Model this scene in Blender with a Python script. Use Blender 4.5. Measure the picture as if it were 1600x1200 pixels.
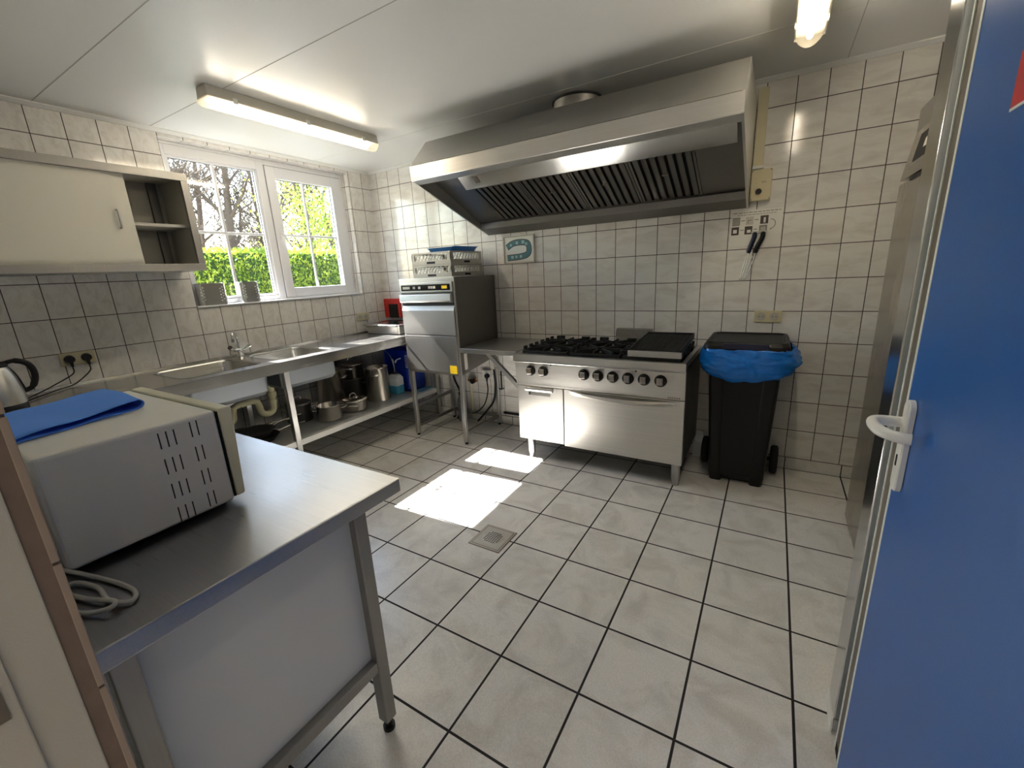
import bpy, bmesh, math, random
from mathutils import Vector, Matrix, Euler, noise
random.seed(7)
sc = bpy.context.scene
COL = sc.collection
pi = math.pi
for o in list(bpy.data.objects):
    bpy.data.objects.remove(o, do_unlink=True)

# ------------------------------------------------------------------ camera
CAM = Vector((3.6125, -3.3222, 1.4287))
cd = bpy.data.cameras.new('camera')
cam = bpy.data.objects.new('camera', cd)
COL.objects.link(cam)
cd.sensor_width = 36.0
cd.lens = 665.462 * 36.0 / 1600.0
cd.clip_start = 0.01
cd.clip_end = 300
RX, RY, RZ = 1.3143585, -0.0518868, 0.5502738
cam.matrix_world = Matrix.Translation(CAM) @ Matrix.Rotation(RZ, 4, 'Z') @ Matrix.Rotation(RX, 4, 'X') @ Matrix.Rotation(RY, 4, 'Z')
sc.camera = cam

# ------------------------------------------------------------------ colour management
sc.view_settings.view_transform = 'Standard'
sc.view_settings.look = 'None'
sc.view_settings.gamma = 1.0
sc.view_settings.use_curve_mapping = False
sc.view_settings.exposure = 2.1
sc.cycles.use_denoising = True
sc.cycles.max_bounces = 12
sc.cycles.diffuse_bounces = 8
sc.cycles.glossy_bounces = 6
sc.cycles.transparent_max_bounces = 16
sc.cycles.sample_clamp_indirect = 8.0
sc.cycles.caustics_reflective = False
sc.cycles.caustics_refractive = False

# ------------------------------------------------------------------ sky and sun
w = bpy.data.worlds.new('world'); sc.world = w; w.use_nodes = True
nt = w.node_tree; nt.nodes.clear()
sky = nt.nodes.new('ShaderNodeTexSky'); sky.sky_type = 'NISHITA'; sky.sun_disc = False
sky.sun_elevation = math.radians(44.7); sky.sun_rotation = math.radians(-93)
sky.air_density = 1.5; sky.dust_density = .6
bg = nt.nodes.new('ShaderNodeBackground'); bg.inputs[1].default_value = 0.34
wo = nt.nodes.new('ShaderNodeOutputWorld')
nt.links.new(sky.outputs[0], bg.inputs[0]); nt.links.new(bg.outputs[0], wo.inputs[0])
sl = bpy.data.lights.new('sun', 'SUN'); sl.energy = 19.0; sl.angle = math.radians(0.6); sl.color = (1, .97, .93)
so = bpy.data.objects.new('sun', sl); COL.objects.link(so)
so.location = (-6, 0, 9)
so.rotation_euler = Vector((1.0, 0.05, -0.989)).to_track_quat('-Z', 'Y').to_euler()
# fill light added in the unseen hallway, aimed to brighten the open blue door
al = bpy.data.lights.new('hall_fill', 'AREA'); al.energy = 7.5; al.shape = 'RECTANGLE'; al.size = .5; al.size_y = .8; al.color = (1, .93, .84)
ao = bpy.data.objects.new('hall_fill', al); COL.objects.link(ao); ao.location = (2.72, -4.15, 1.9); ao.rotation_euler = (0, math.radians(-62), math.radians(-35))

# ------------------------------------------------------------------ materials
MATS = {}
def _new(name):
    m = bpy.data.materials.new(name); m.use_nodes = True
    MATS[name] = m
    return m, m.node_tree, m.node_tree.nodes['Principled BSDF']
def lin(c):
    return tuple(((v / 12.92) if v <= .04045 else ((v + .055) / 1.055) ** 2.4) for v in c)
def P(name, col, rough=.5, metal=0, bump=0, bscale=200, spec=None, var=0, vscale=8, emit=None, estr=0, trans=0, coat=0):
    """plain surface with a little procedural variation; col is sRGB"""
    m, nt, b = _new(name)
    c = lin(col)
    b.inputs['Base Color'].default_value = (*c, 1)
    b.inputs['Roughness'].default_value = rough
    b.inputs['Metallic'].default_value = metal
    if spec is not None: b.inputs['Specular IOR Level'].default_value = spec
    if coat: b.inputs['Coat Weight'].default_value = coat
    if trans:
        b.inputs['Transmission Weight'].default_value = trans
    tc = nt.nodes.new('ShaderNodeTexCoord')
    if var:
        n = nt.nodes.new('ShaderNodeTexNoise'); n.inputs['Scale'].default_value = vscale; n.inputs['Detail'].default_value = 5
        r = nt.nodes.new('ShaderNodeMapRange'); r.inputs[3].default_value = 1 - var; r.inputs[4].default_value = 1 + var
        mx = nt.nodes.new('ShaderNodeVectorMath'); mx.operation = 'SCALE'; mx.inputs[0].default_value = c
        nt.links.new(tc.outputs['Object'], n.inputs['Vector']); nt.links.new(n.outputs[0], r.inputs[0])
        nt.links.new(r.outputs[0], mx.inputs['Scale']); nt.links.new(mx.outputs[0], b.inputs['Base Color'])
    if bump:
        n = nt.nodes.new('ShaderNodeTexNoise'); n.inputs['Scale'].default_value = bscale; n.inputs['Detail'].default_value = 3
        bp = nt.nodes.new('ShaderNodeBump'); bp.inputs['Strength'].default_value = bump; bp.inputs['Distance'].default_value = .002
        nt.links.new(tc.outputs['Object'], n.inputs['Vector']); nt.links.new(n.outputs[0], bp.inputs['Height'])
        nt.links.new(bp.outputs[0], b.inputs['Normal'])
    if emit:
        b.inputs['Emission Color'].default_value = (*lin(emit), 1); b.inputs['Emission Strength'].default_value = estr
    return m
def steel(name, col=(.76, .755, .74), rough=.3, axis='x', strength=.25, smear=.12):
    """brushed stainless: streak noise stretched along one axis drives roughness and bump"""
    m, nt, b = _new(name)
    b.inputs['Metallic'].default_value = 1
    tc = nt.nodes.new('ShaderNodeTexCoord'); mp = nt.nodes.new('ShaderNodeMapping')
    s = {'x': (2, 260, 260), 'y': (260, 2, 260), 'z': (260, 260, 2)}[axis]
    mp.inputs['Scale'].default_value = s
    n = nt.nodes.new('ShaderNodeTexNoise'); n.inputs['Scale'].default_value = 1; n.inputs['Detail'].default_value = 4
    n2 = nt.nodes.new('ShaderNodeTexNoise'); n2.inputs['Scale'].default_value = 3.5; n2.inputs['Detail'].default_value = 6
    nt.links.new(tc.outputs['Object'], mp.inputs[0]); nt.links.new(mp.outputs[0], n.inputs['Vector'])
    nt.links.new(tc.outputs['Object'], n2.inputs['Vector'])
    ad = nt.nodes.new('ShaderNodeMath'); ad.operation = 'MULTIPLY_ADD'; ad.inputs[1].default_value = smear * 2; 
    r = nt.nodes.new('ShaderNodeMapRange'); r.inputs[3].default_value = rough - smear * 1.3; r.inputs[4].default_value = rough + smear * .3
    nt.links.new(n.outputs[0], r.inputs[0]); nt.links.new(n2.outputs[0], ad.inputs[0]); nt.links.new(r.outputs[0], ad.inputs[2])
    nt.links.new(ad.outputs[0], b.inputs['Roughness'])
    c = lin(col)
    r2 = nt.nodes.new('ShaderNodeMapRange'); r2.inputs[3].default_value = .86; r2.inputs[4].default_value = 1.12
    mx = nt.nodes.new('ShaderNodeVectorMath'); mx.operation = 'SCALE'; mx.inputs[0].default_value = c
    nt.links.new(n.outputs[0], r2.inputs[0]); nt.links.new(r2.outputs[0], mx.inputs['Scale']); nt.links.new(mx.outputs[0], b.inputs['Base Color'])
    bp = nt.nodes.new('ShaderNodeBump'); bp.inputs['Strength'].default_value = strength; bp.inputs['Distance'].default_value = .0006
    nt.links.new(n.outputs[0], bp.inputs['Height']); nt.links.new(bp.outputs[0], b.inputs['Normal'])
    return m
def tiles(name, ua, va, u0, v0, us, vs, gu, gv, base, grout, rough, vein, veincol, speck=None, groutrough=.8, var=.05):
    """tile grid laid out in metres; ua/va pick the world axes"""
    m, nt, b = _new(name)
    N = nt.nodes; L = nt.links
    g = N.new('ShaderNodeNewGeometry'); sp = N.new('ShaderNodeSeparateXYZ'); L.new(g.outputs['Position'], sp.inputs[0])
    def math_(op, a, bb=None, c=None):
        n = N.new('ShaderNodeMath'); n.operation = op
        for i, v in enumerate((a, bb, c)):
            if v is None: continue
            if hasattr(v, 'is_linked') or hasattr(v, 'links'): L.new(v, n.inputs[i])
            else: n.inputs[i].default_value = v
        return n.outputs[0]
    def cell(ax, o, s, gw):
        t = math_('DIVIDE', math_('SUBTRACT', sp.outputs[ax], o), s)
        fl = math_('FLOOR', t); fr = math_('SUBTRACT', t, fl)
        d = math_('SUBTRACT', .5, math_('ABSOLUTE', math_('SUBTRACT', fr, .5)))   # 0 at the joint
        dist = math_('MULTIPLY', d, abs(s))
        return fl, dist
    fu, du = cell(ua, u0, us, gu); fv, dv = cell(va, v0, vs, gv)
    dmin = math_('MINIMUM', math_('DIVIDE', du, gu), math_('DIVIDE', dv, gv))
    mr = N.new('ShaderNodeMapRange'); mr.interpolation_type = 'SMOOTHSTEP'; mr.inputs[1].default_value = .42; mr.inputs[2].default_value = .62
    L.new(dmin, mr.inputs[0]); mask = mr.outputs[0]     # 1 on tile, 0 in joint
    cv = N.new('ShaderNodeCombineXYZ'); L.new(fu, cv.inputs[0]); L.new(fv, cv.inputs[1])
    wn = N.new('ShaderNodeTexWhiteNoise'); wn.noise_dimensions = '3D'; L.new(cv.outputs[0], wn.inputs[0])
    # per tile offset of the marbling
    off = N.new('ShaderNodeVectorMath'); off.operation = 'MULTIPLY_ADD'; L.new(wn.outputs['Color'], off.inputs[0]); off.inputs[1].default_value = (7, 7, 7)
    L.new(g.outputs['Position'], off.inputs[2])
    mp = N.new('ShaderNodeMapping'); mp.inputs['Rotation'].default_value = (.6, .6, .7); mp.inputs['Scale'].default_value = (3, 14, 9) if vein else (5, 5, 5)
    L.new(off.outputs[0], mp.inputs[0])
    n1 = N.new('ShaderNodeTexNoise'); n1.inputs['Scale'].default_value = 1.5 if vein else 1.1; n1.inputs['Detail'].default_value = 7; n1.inputs['Roughness'].default_value = .6
    n1.inputs['Distortion'].default_value = .8
    L.new(mp.outputs[0], n1.inputs['Vector'])
    cr = N.new('ShaderNodeValToRGB'); e = cr.color_ramp.elements
    e[0].position = .34; e[0].color = (*lin(veincol), 1); e[1].position = .56; e[1].color = (*lin(base), 1)
    L.new(n1.outputs[0], cr.inputs[0])
    tint = N.new('ShaderNodeMapRange'); tint.inputs[3].default_value = 1 - var; tint.inputs[4].default_value = 1 + var
    L.new(wn.outputs['Value'], tint.inputs[0])
    vm = N.new('ShaderNodeVectorMath'); vm.operation = 'SCALE'; L.new(cr.outputs[0], vm.inputs[0]); L.new(tint.outputs[0], vm.inputs['Scale'])
    colr = vm.outputs[0]
    if speck:
        n3 = N.new('ShaderNodeTexNoise'); n3.inputs['Scale'].default_value = 170; n3.inputs['Detail'].default_value = 2; L.new(off.outputs[0], n3.inputs['Vector'])
        mr3 = N.new('ShaderNodeMapRange'); mr3.inputs[1].default_value = .3; mr3.inputs[2].default_value = .7; mr3.inputs[3].default_value = 1 - speck; mr3.inputs[4].default_value = 1 + speck * .5
        L.new(n3.outputs[0], mr3.inputs[0])
        v3 = N.new('ShaderNodeVectorMath'); v3.operation = 'SCALE'; L.new(colr, v3.inputs[0]); L.new(mr3.outputs[0], v3.inputs['Scale']); colr = v3.outputs[0]
    mx = N.new('ShaderNodeMix'); mx.data_type = 'RGBA'; L.new(mask, mx.inputs[0]); mx.inputs[6].default_value = (*lin(grout), 1); L.new(colr, mx.inputs[7])
    L.new(mx.outputs[2], b.inputs['Base Color'])
    rr = N.new('ShaderNodeMapRange'); rr.inputs[3].default_value = groutrough; rr.inputs[4].default_value = rough; L.new(mask, rr.inputs[0])
    L.new(rr.outputs[0], b.inputs['Roughness'])
    # joints sit back, the glaze undulates very slightly from tile to tile
    n4 = N.new('ShaderNodeTexNoise'); n4.inputs['Scale'].default_value = 9; L.new(off.outputs[0], n4.inputs['Vector'])
    h = math_('MULTIPLY_ADD', n4.outputs[0], .25, mask)
    bp = N.new('ShaderNodeBump'); bp.inputs['Strength'].default_value = .55; bp.inputs['Distance'].default_value = .0012; L.new(h, bp.inputs['Height'])
    L.new(bp.outputs[0], b.inputs['Normal'])
    return m
ZT, HT = 0.0802, 0.2025
WX0, WW = 0.10584, 0.15332
wallc = dict(base=(.91, .90, .88), grout=(.27, .235, .205), rough=.12, vein=True, veincol=(.85, .83, .805), var=.02)
tiles('tile_wall_x', 0, 2, WX0, ZT, WW, HT, .0044, .0044, **wallc)
tiles('tile_wall_y', 1, 2, -0.10308, ZT, -0.15334, HT, .0044, .0044, **wallc)
tiles('tile_soffit', 1, 0, -0.10308, 0.5, -0.15334, 1.0, .0034, .0034, **wallc)
FX0, FS, FQ = 3.79068, 0.31792, -0.33575
floorc = dict(base=(.90, .89, .87), grout=(.11, .095, .085), rough=.28, vein=False, veincol=(.82, .805, .78), speck=.10, var=.03)
tiles('tile_floor', 0, 1, FX0, FQ, FS, FS, .0082, .0082, **floorc)
tiles('tile_skirt_x', 0, 2, FX0, -.5, FS, 3.0, .0055, .004, **floorc)
tiles('tile_skirt_y', 1, 2, FQ, -.5, FS, 3.0, .0055, .004, **floorc)

steel('steel_x', axis='x'); steel('steel_z', axis='z', rough=.33); steel('steel_y', axis='y', rough=.2, smear=.08)
steel('steel_range', col=(.82, .81, .79), axis='x', rough=.30, smear=.07, strength=.10)
steel('steel_table', col=(.70, .70, .705), axis='x', rough=.27, smear=.10, strength=.12)
steel('steel_worn', col=(.64, .63, .61), axis='z', rough=.42, smear=.12)
steel('steel_dark', col=(.50, .49, .475), axis='z', rough=.36)
steel('steel_mirror', col=(.80, .80, .79), axis='z', rough=.14, smear=.05, strength=.08)
steel('steel_pan', col=(.78, .75, .71), axis='z', rough=.20, smear=.06, strength=.15)
steel('steel_fridge', col=(.70, .675, .64), axis='z', rough=.24, smear=.05, strength=.06)
steel('steel_panel', col=(.84, .85, .86), axis='z', rough=.16, smear=.04, strength=.05)
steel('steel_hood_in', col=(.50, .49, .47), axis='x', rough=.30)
P('drain_steel', (.78, .77, .74), .38, .55, var=.06, vscale=40)
P('shelf_grey', (.86, .86, .84), .32, .25, var=.03, vscale=6)
P('chrome', (.85, .85, .84), .08, 1)
P('basin_outside', (.62, .64, .66), .45, .6)
P('ceiling_panel', (.91, .91, .90), .34, bump=.06, bscale=2.5, var=.02, vscale=2)
P('joint_dark', (.72, .71, .69), .6)
P('joint_light', (.86, .86, .84), .4)
P('white_plastic', (.90, .90, .88), .35)
P('white_frame', (.90, .90, .91), .28)
P('white_board', (.80, .81, .82), .45, var=.02)
P('cream_paint', (.84, .825, .77), .38, var=.02)
P('cream_plastic', (.82, .78, .64), .4, var=.03)
P('cream_inside', (.73, .715, .67), .5)
P('oven_white', (.86, .86, .83), .38, var=.015)
P('oven_side', (.79, .79, .785), .5, bump=.15, bscale=700)
P('oven_bezel', (.80, .79, .70), .4)
P('door_blue', (.11, .36, .66), .38, bump=.1, bscale=300, var=.03, vscale=5)
P('white_edge', (.93, .94, .93), .35)
P('edge_metal', (.45, .42, .38), .5, .5)
P('door_frame_paint', (.74, .72, .67), .5, bump=.2, bscale=350, var=.03, vscale=20)
P('tile_edge', (.48, .41, .36), .8, bump=.5, bscale=80, var=.2, vscale=30)
P('tile_edge_glaze', (.62, .55, .49), .5, var=.1, vscale=20)
P('black_plastic', (.035, .035, .034), .48, spec=.35, bump=.08, bscale=400)
P('black_rubber', (.05, .05, .05), .7)
P('black_iron', (.025, .025, .028), .5, bump=.4, bscale=260)
P('black_gloss', (.03, .03, .03), .2)
P('dark_inside', (.08, .08, .08), .7)
P('red_plastic', (.78, .16, .13), .4)
P('sign_red', (.78, .10, .10), .4)
P('blue_plastic', (.03, .19, .60), .3, coat=.2)
P('blue_tray', (.16, .42, .68), .35)
P('bag_blue', (.05, .44, .80), .2, bump=.8, bscale=60, var=.08, vscale=12)
P('cloth_blue', (.34, .57, .93), .85, bump=.5, bscale=500, var=.06, vscale=14)
P('rack_grey', (.76, .745, .70), .5)
P('yellow_label', (.95, .80, .12), .5)
P('paper_white', (.90, .89, .86), .7)
P('print_dark', (.30, .27, .25), .7)
P('print_mid', (.55, .53, .50), .7)
P('print_light', (.78, .76, .72), .7)
P('teal_print', (.33, .48, .50), .7, var=.25, vscale=60)
P('teal_light', (.62, .72, .72), .7)
P('pipe_cream', (.80, .78, .62), .4)
P('brass', (.62, .42, .22), .35, 1)
P('grey_pvc', (.46, .47, .49), .5)
P('cable_grey', (.70, .70, .68), .5)
P('jug_blue', (.42, .84, .98), .2)
P('jug_white', (.95, .96, .96), .35)
P('cyan_sheet', (.55, .80, .88), .4)
P('board_white', (.88, .88, .85), .4)
P('blue_handle', (.05, .07, .20), .35)
P('tube_light', (1, .9, .7), .4, emit=(1, .965, .90), estr=14)
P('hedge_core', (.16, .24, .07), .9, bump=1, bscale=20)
P('bark', (.34, .29, .25), .9, bump=1, bscale=30, var=.2, vscale=6)
P('ground_bounce', (.50, .50, .46), .9, bump=1, bscale=60, var=.3, vscale=12)
def leafmat(name, c1, c2, tr=.5):
    m, nt, b = _new(name); N = nt.nodes; L = nt.links
    oi = N.new('ShaderNodeTexCoord'); n = N.new('ShaderNodeTexNoise'); n.inputs['Scale'].default_value = 5; n.inputs['Detail'].default_value = 8
    L.new(oi.outputs['Object'], n.inputs['Vector'])
    cr = N.new('ShaderNodeValToRGB'); cr.color_ramp.elements[0].position = .35; cr.color_ramp.elements[1].position = .65
    cr.color_ramp.elements[0].color = (*lin(c1), 1); cr.color_ramp.elements[1].color = (*lin(c2), 1); L.new(n.outputs[0], cr.inputs[0])
    L.new(cr.outputs[0], b.inputs['Base Color']); b.inputs['Roughness'].default_value = .5
    t = N.new('ShaderNodeBsdfTranslucent'); L.new(cr.outputs[0], t.inputs[0]); ms = N.new('ShaderNodeMixShader'); ms.inputs[0].default_value = tr
    L.new(b.outputs[0], ms.inputs[1]); L.new(t.outputs[0], ms.inputs[2]); L.new(ms.outputs[0], N['Material Output'].inputs[0])
leafmat('hedge_leaf', (.34, .45, .10), (.64, .69, .22), .35); leafmat('young_leaf', (.45, .56, .14), (.64, .72, .30), .5)
m, nt, b = _new('glass'); N = nt.nodes; L = nt.links      # thin pane: clear with a faint mirror
tr = N.new('ShaderNodeBsdfTransparent'); gl = N.new('ShaderNodeBsdfGlossy'); gl.inputs['Roughness'].default_value = .02
lw = N.new('ShaderNodeLayerWeight'); pw = N.new('ShaderNodeMath'); pw.operation = 'POWER'; pw.inputs[1].default_value = 4.0; L.new(lw.outputs['Facing'], pw.inputs[0])
fr = N.new('ShaderNodeMath'); fr.operation = 'MULTIPLY_ADD'; fr.inputs[1].default_value = .8; fr.inputs[2].default_value = .04; L.new(pw.outputs[0], fr.inputs[0]); ms = N.new('ShaderNodeMixShader')
L.new(fr.outputs[0], ms.inputs[0]); L.new(tr.outputs[0], ms.inputs[1]); L.new(gl.outputs[0], ms.inputs[2]); L.new(ms.outputs[0], N['Material Output'].inputs[0])
m, nt, b = _new('diffuser'); N = nt.nodes; L = nt.links   # clear ribbed cover of the batten lights
tr = N.new('ShaderNodeBsdfTransparent'); tr.inputs[0].default_value = (.96, .95, .92, 1); b.inputs['Base Color'].default_value = (.9, .85, .7, 1); b.inputs['Roughness'].default_value = .2
b.inputs['Emission Color'].default_value = (1, .72, .4, 1); b.inputs['Emission Strength'].default_value = .08
ms = N.new('ShaderNodeMixShader'); ms.inputs[0].default_value = .22
L.new(tr.outputs[0], ms.inputs[1]); L.new(b.outputs[0], ms.inputs[2]); L.new(ms.outputs[0], N['Material Output'].inputs[0])

# ------------------------------------------------------------------ geometry helpers
class MB:
    def __init__(s): s.v = []; s.f = []; s.mi = []; s.sm = []
    def add(s, vs, fs, mi=0, smooth=False):
        o = len(s.v); s.v += [tuple(v) for v in vs]
        for f in fs: s.f.append([i + o for i in f]); s.mi.append(mi); s.sm.append(smooth)
        return s
    def box(s, x0, y0, z0, x1, y1, z1, mi=0, M=None):
        x0, x1 = min(x0, x1), max(x0, x1); y0, y1 = min(y0, y1), max(y0, y1); z0, z1 = min(z0, z1), max(z0, z1)
        vs = [Vector(p) for p in ((x0, y0, z0), (x1, y0, z0), (x1, y1, z0), (x0, y1, z0), (x0, y0, z1), (x1, y0, z1), (x1, y1, z1), (x0, y1, z1))]
        if M is not None: vs = [M @ v for v in vs]
        return s.add(vs, [(0, 3, 2, 1), (4, 5, 6, 7), (0, 1, 5, 4), (1, 2, 6, 5), (2, 3, 7, 6), (3, 0, 4, 7)], mi)
    def beam(s, a, b, w, h, mi=0, up=(0, 0, 1)):
        a = Vector(a); b = Vector(b); d = (b - a).normalized(); u = Vector(up)
        if abs(d.dot(u)) > .98: u = Vector((0, 1, 0))
        r = d.cross(u).normalized() * w / 2; t = r.cross(d).normalized() * h / 2
        vs = [a - r - t, a + r - t, a + r + t, a - r + t, b - r - t, b + r - t, b + r + t, b - r + t]
        return s.add(vs, [(0, 3, 2, 1), (4, 5, 6, 7), (0, 1, 5, 4), (1, 2, 6, 5), (2, 3, 7, 6), (3, 0, 4, 7)], mi)
    def cyl(s, a, b, r0, r1=None, n=20, mi=0, cap=True, smooth=True):
        r1 = r0 if r1 is None else r1
        a = Vector(a); b = Vector(b); d = (b - a).normalized(); u = Vector((0, 0, 1)) if abs(d.z) < .9 else Vector((1, 0, 0))
        p = d.cross(u).normalized(); q = d.cross(p).normalized()
        vs = []
        for c, r in ((a, r0), (b, r1)):
            for i in range(n):
                t = 2 * pi * i / n; vs.append(c + (p * math.cos(t) + q * math.sin(t)) * r)
        s.add(vs, [(i, (i + 1) % n, n + (i + 1) % n, n + i) for i in range(n)], mi, smooth)
        if cap:
            s.add(vs[:n], [tuple(range(n))[::-1]], mi); s.add(vs[n:], [tuple(range(n))], mi)
        return s
    def tube(s, pts, r, n=8, mi=0, closed=False, cap=True):
        pts = [Vector(p) for p in pts]; m = len(pts); vs = []; prev = None
        for i, p in enumerate(pts):
            if closed: d = (pts[(i + 1) % m] - pts[i - 1])
            else: d = pts[min(i + 1, m - 1)] - pts[max(i - 1, 0)]
            d = d.normalized() if d.length > 1e-9 else Vector((0, 0, 1))
            if prev is None:
                u = Vector((0, 0, 1)) if abs(d.z) < .9 else Vector((1, 0, 0)); a = d.cross(u).normalized()
            else:
                a = (prev - d * prev.dot(d)).normalized()
            prev = a; b = d.cross(a)
            rr = r[i] if isinstance(r, (list, tuple)) else r
            for k in range(n):
                t = 2 * pi * k / n; vs.append(p + (a * math.cos(t) + b * math.sin(t)) * rr)
        fs = []
        for i in range(m if closed else m - 1):
            j = (i + 1) % m
            for k in range(n): fs.append((i * n + k, i * n + (k + 1) % n, j * n + (k + 1) % n, j * n + k))
        s.add(vs, fs, mi, True)
        if cap and not closed:
            s.add(vs[:n], [tuple(range(n))[::-1]], mi); s.add(vs[-n:], [tuple(range(n))], mi)
        return s
    def lathe(s, prof, c=(0, 0, 0), n=28, mi=0, M=None, smooth=True):
        """prof: (radius, height) pairs turned around z"""
        vs = []; c = Vector(c)
        for r, z in prof:
            for k in range(n):
                t = 2 * pi * k / n; v = Vector((r * math.cos(t), r * math.sin(t), z))
                vs.append((M @ v if M is not None else v) + c)
        fs = []
        for i in range(len(prof) - 1):
            for k in range(n): fs.append((i * n + k, i * n + (k + 1) % n, (i + 1) * n + (k + 1) % n, (i + 1) * n + k))
        s.add(vs, fs, mi, smooth)
        for i, rev in ((0, True), (len(prof) - 1, False)):
            if prof[i][0] > 1e-4 and (i == 0 or prof[i][0] > 1e-4) and getattr(s, 'capl', True):
                f = tuple(range(i * n, i * n + n)); s.add(vs[i * n:i * n + n], [tuple(range(n))[::-1] if rev else tuple(range(n))], mi)
        return s
    def loft(s, loops, mi=0, cap0=True, cap1=True, smooth=False):
        n = len(loops[0]); vs = [v for l in loops for v in l]; fs = []
        for i in range(len(loops) - 1):
            for k in range(n): fs.append((i * n + k, i * n + (k + 1) % n, (i + 1) * n + (k + 1) % n, (i + 1) * n + k))
        o = len(s.v); s.add(vs, fs, mi, smooth)
        m_ = (len(loops) - 1) * n
        for c_, f in ((cap0, [o + i for i in range(n)][::-1]), (cap1, [o + m_ + i for i in range(n)])):
            if c_: s.f.append(f); s.mi.append(mi); s.sm.append(False)
        return s
    def prism(s, poly, axis, a, b, mi=0):
        """poly in the plane perpendicular to axis ('x': (y,z), 'y': (x,z), 'z': (x,y))"""
        def P3(p, t): return {'x': (t, p[0], p[1]), 'y': (p[0], t, p[1]), 'z': (p[0], p[1], t)}[axis]
        n = len(poly)
        return s.add([P3(p, a) for p in poly] + [P3(p, b) for p in poly],
                     [tuple(range(n)), tuple(range(n, 2 * n))[::-1]] + [(i, n + i, n + (i + 1) % n, (i + 1) % n) for i in range(n)], mi)
    def build(s, name, mats, parent=None, bevel=0, seg=2, solid=0, loc=None, fixn=True, sub=0):
        mats = [mats] if isinstance(mats, str) else mats
        if parent is not None:
            root = parent
            while root.parent: root = root.parent
            o0 = root['_o']; o0 = Vector(o0)
        else:
            o0 = Vector(loc) if loc is not None else Vector((0, 0, 0))
        me = bpy.data.meshes.new(name)
        me.from_pydata([tuple(Vector(v) - o0) for v in s.v], [], s.f)
        for mm in mats: me.materials.append(MATS[mm])
        for p, i, sm in zip(me.polygons, s.mi, s.sm): p.material_index = i; p.use_smooth = sm
        if fixn:
            bm = bmesh.new(); bm.from_mesh(me); bmesh.ops.recalc_face_normals(bm, faces=bm.faces); bm.to_mesh(me); bm.free()
        ob = bpy.data.objects.new(name, me); COL.objects.link(ob)
        if parent is not None: ob.parent = parent
        else: ob.location = o0; ob['_o'] = tuple(o0)
        if solid:
            md = ob.modifiers.new('solid', 'SOLIDIFY'); md.thickness = abs(solid); md.offset = 1 if solid > 0 else -1
        if sub:
            md = ob.modifiers.new('sub', 'SUBSURF'); md.levels = md.render_levels = sub
        if bevel:
            md = ob.modifiers.new('bevel', 'BEVEL'); md.width = bevel; md.segments = seg; md.limit_method = 'ANGLE'; md.angle_limit = math.radians(35)
            md.harden_normals = False
        return ob
def thing(name, label, cat, loc, group=None):
    o = bpy.data.objects.new(name, None); COL.objects.link(o); o.location = loc; o['_o'] = tuple(loc)
    o.empty_display_size = .1
    o['label'] = label; o['category'] = cat
    if group: o['group'] = group
    return o
def tag(o, label, cat, group=None):
    o['label'] = label; o['category'] = cat
    if group: o['group'] = group
    return o
def struct(o, label=None):
    o['kind'] = 'structure'
    if label: o['label'] = label
    return o
def rr(cx, cy, w_, d_, r, z, n=5, M=None):
    """rounded rectangle loop, counter-clockwise"""
    out = []
    for (sx, sy, a0) in ((1, 1, 0), (-1, 1, pi / 2), (-1, -1, pi), (1, -1, 1.5 * pi)):
        for i in range(n + 1):
            a = a0 + (pi / 2) * i / n
            v = Vector((cx + sx * (w_ / 2 - r) + r * math.cos(a), cy + sy * (d_ / 2 - r) + r * math.sin(a), z))
            out.append(M @ v if M is not None else v)
    return out
def plate(outer, holes, z, me=None):
    """flat plate with holes"""
    bm = bmesh.new()
    for lp in [outer] + holes:
        vs = [bm.verts.new((p[0], p[1], z)) for p in lp]
        for i in range(len(vs)): bm.edges.new((vs[i], vs[(i + 1) % len(vs)]))
    bmesh.ops.triangle_fill(bm, edges=bm.edges[:], use_beauty=True)
    bm.verts.index_update()
    r = ([tuple(v.co) for v in bm.verts], [tuple(v.index for v in f.verts) for f in bm.faces]); bm.free()
    return r
def curve_pts(ctrl, n=8):
    """Catmull-Rom through the control points"""
    c = [Vector(p) for p in ctrl]; c = [c[0] * 2 - c[1]] + c + [c[-1] * 2 - c[-2]]; out = []
    for i in range(1, len(c) - 2):
        for k in range(n):
            t = k / n; p0, p1, p2, p3 = c[i - 1:i + 3]
            out.append(.5 * ((2 * p1) + (p2 - p0) * t + (2 * p0 - 5 * p1 + 4 * p2 - p3) * t * t + (3 * p1 - p0 - 3 * p2 + p3) * t ** 3))
    out.append(c[-2]); return out

# ------------------------------------------------------------------ room shell
RW, YN, ZC = 4.83, -3.2226, 2.4695    # right wall, near wall, ceiling
YF = -0.0
struct(MB().box(-.35, -6.2, -.12, 5.2, .35, 0).build('floor', 'tile_floor'))
b_ = MB().box(-.155, -6.2, ZC, 5.2, .35, ZC + .15)
ceil = struct(b_.build('ceiling', 'ceiling_panel'))
struct(MB().box(-.35, 0, 0, 5.2, .3, ZC).build('wall_back', 'tile_wall_x'))
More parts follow.
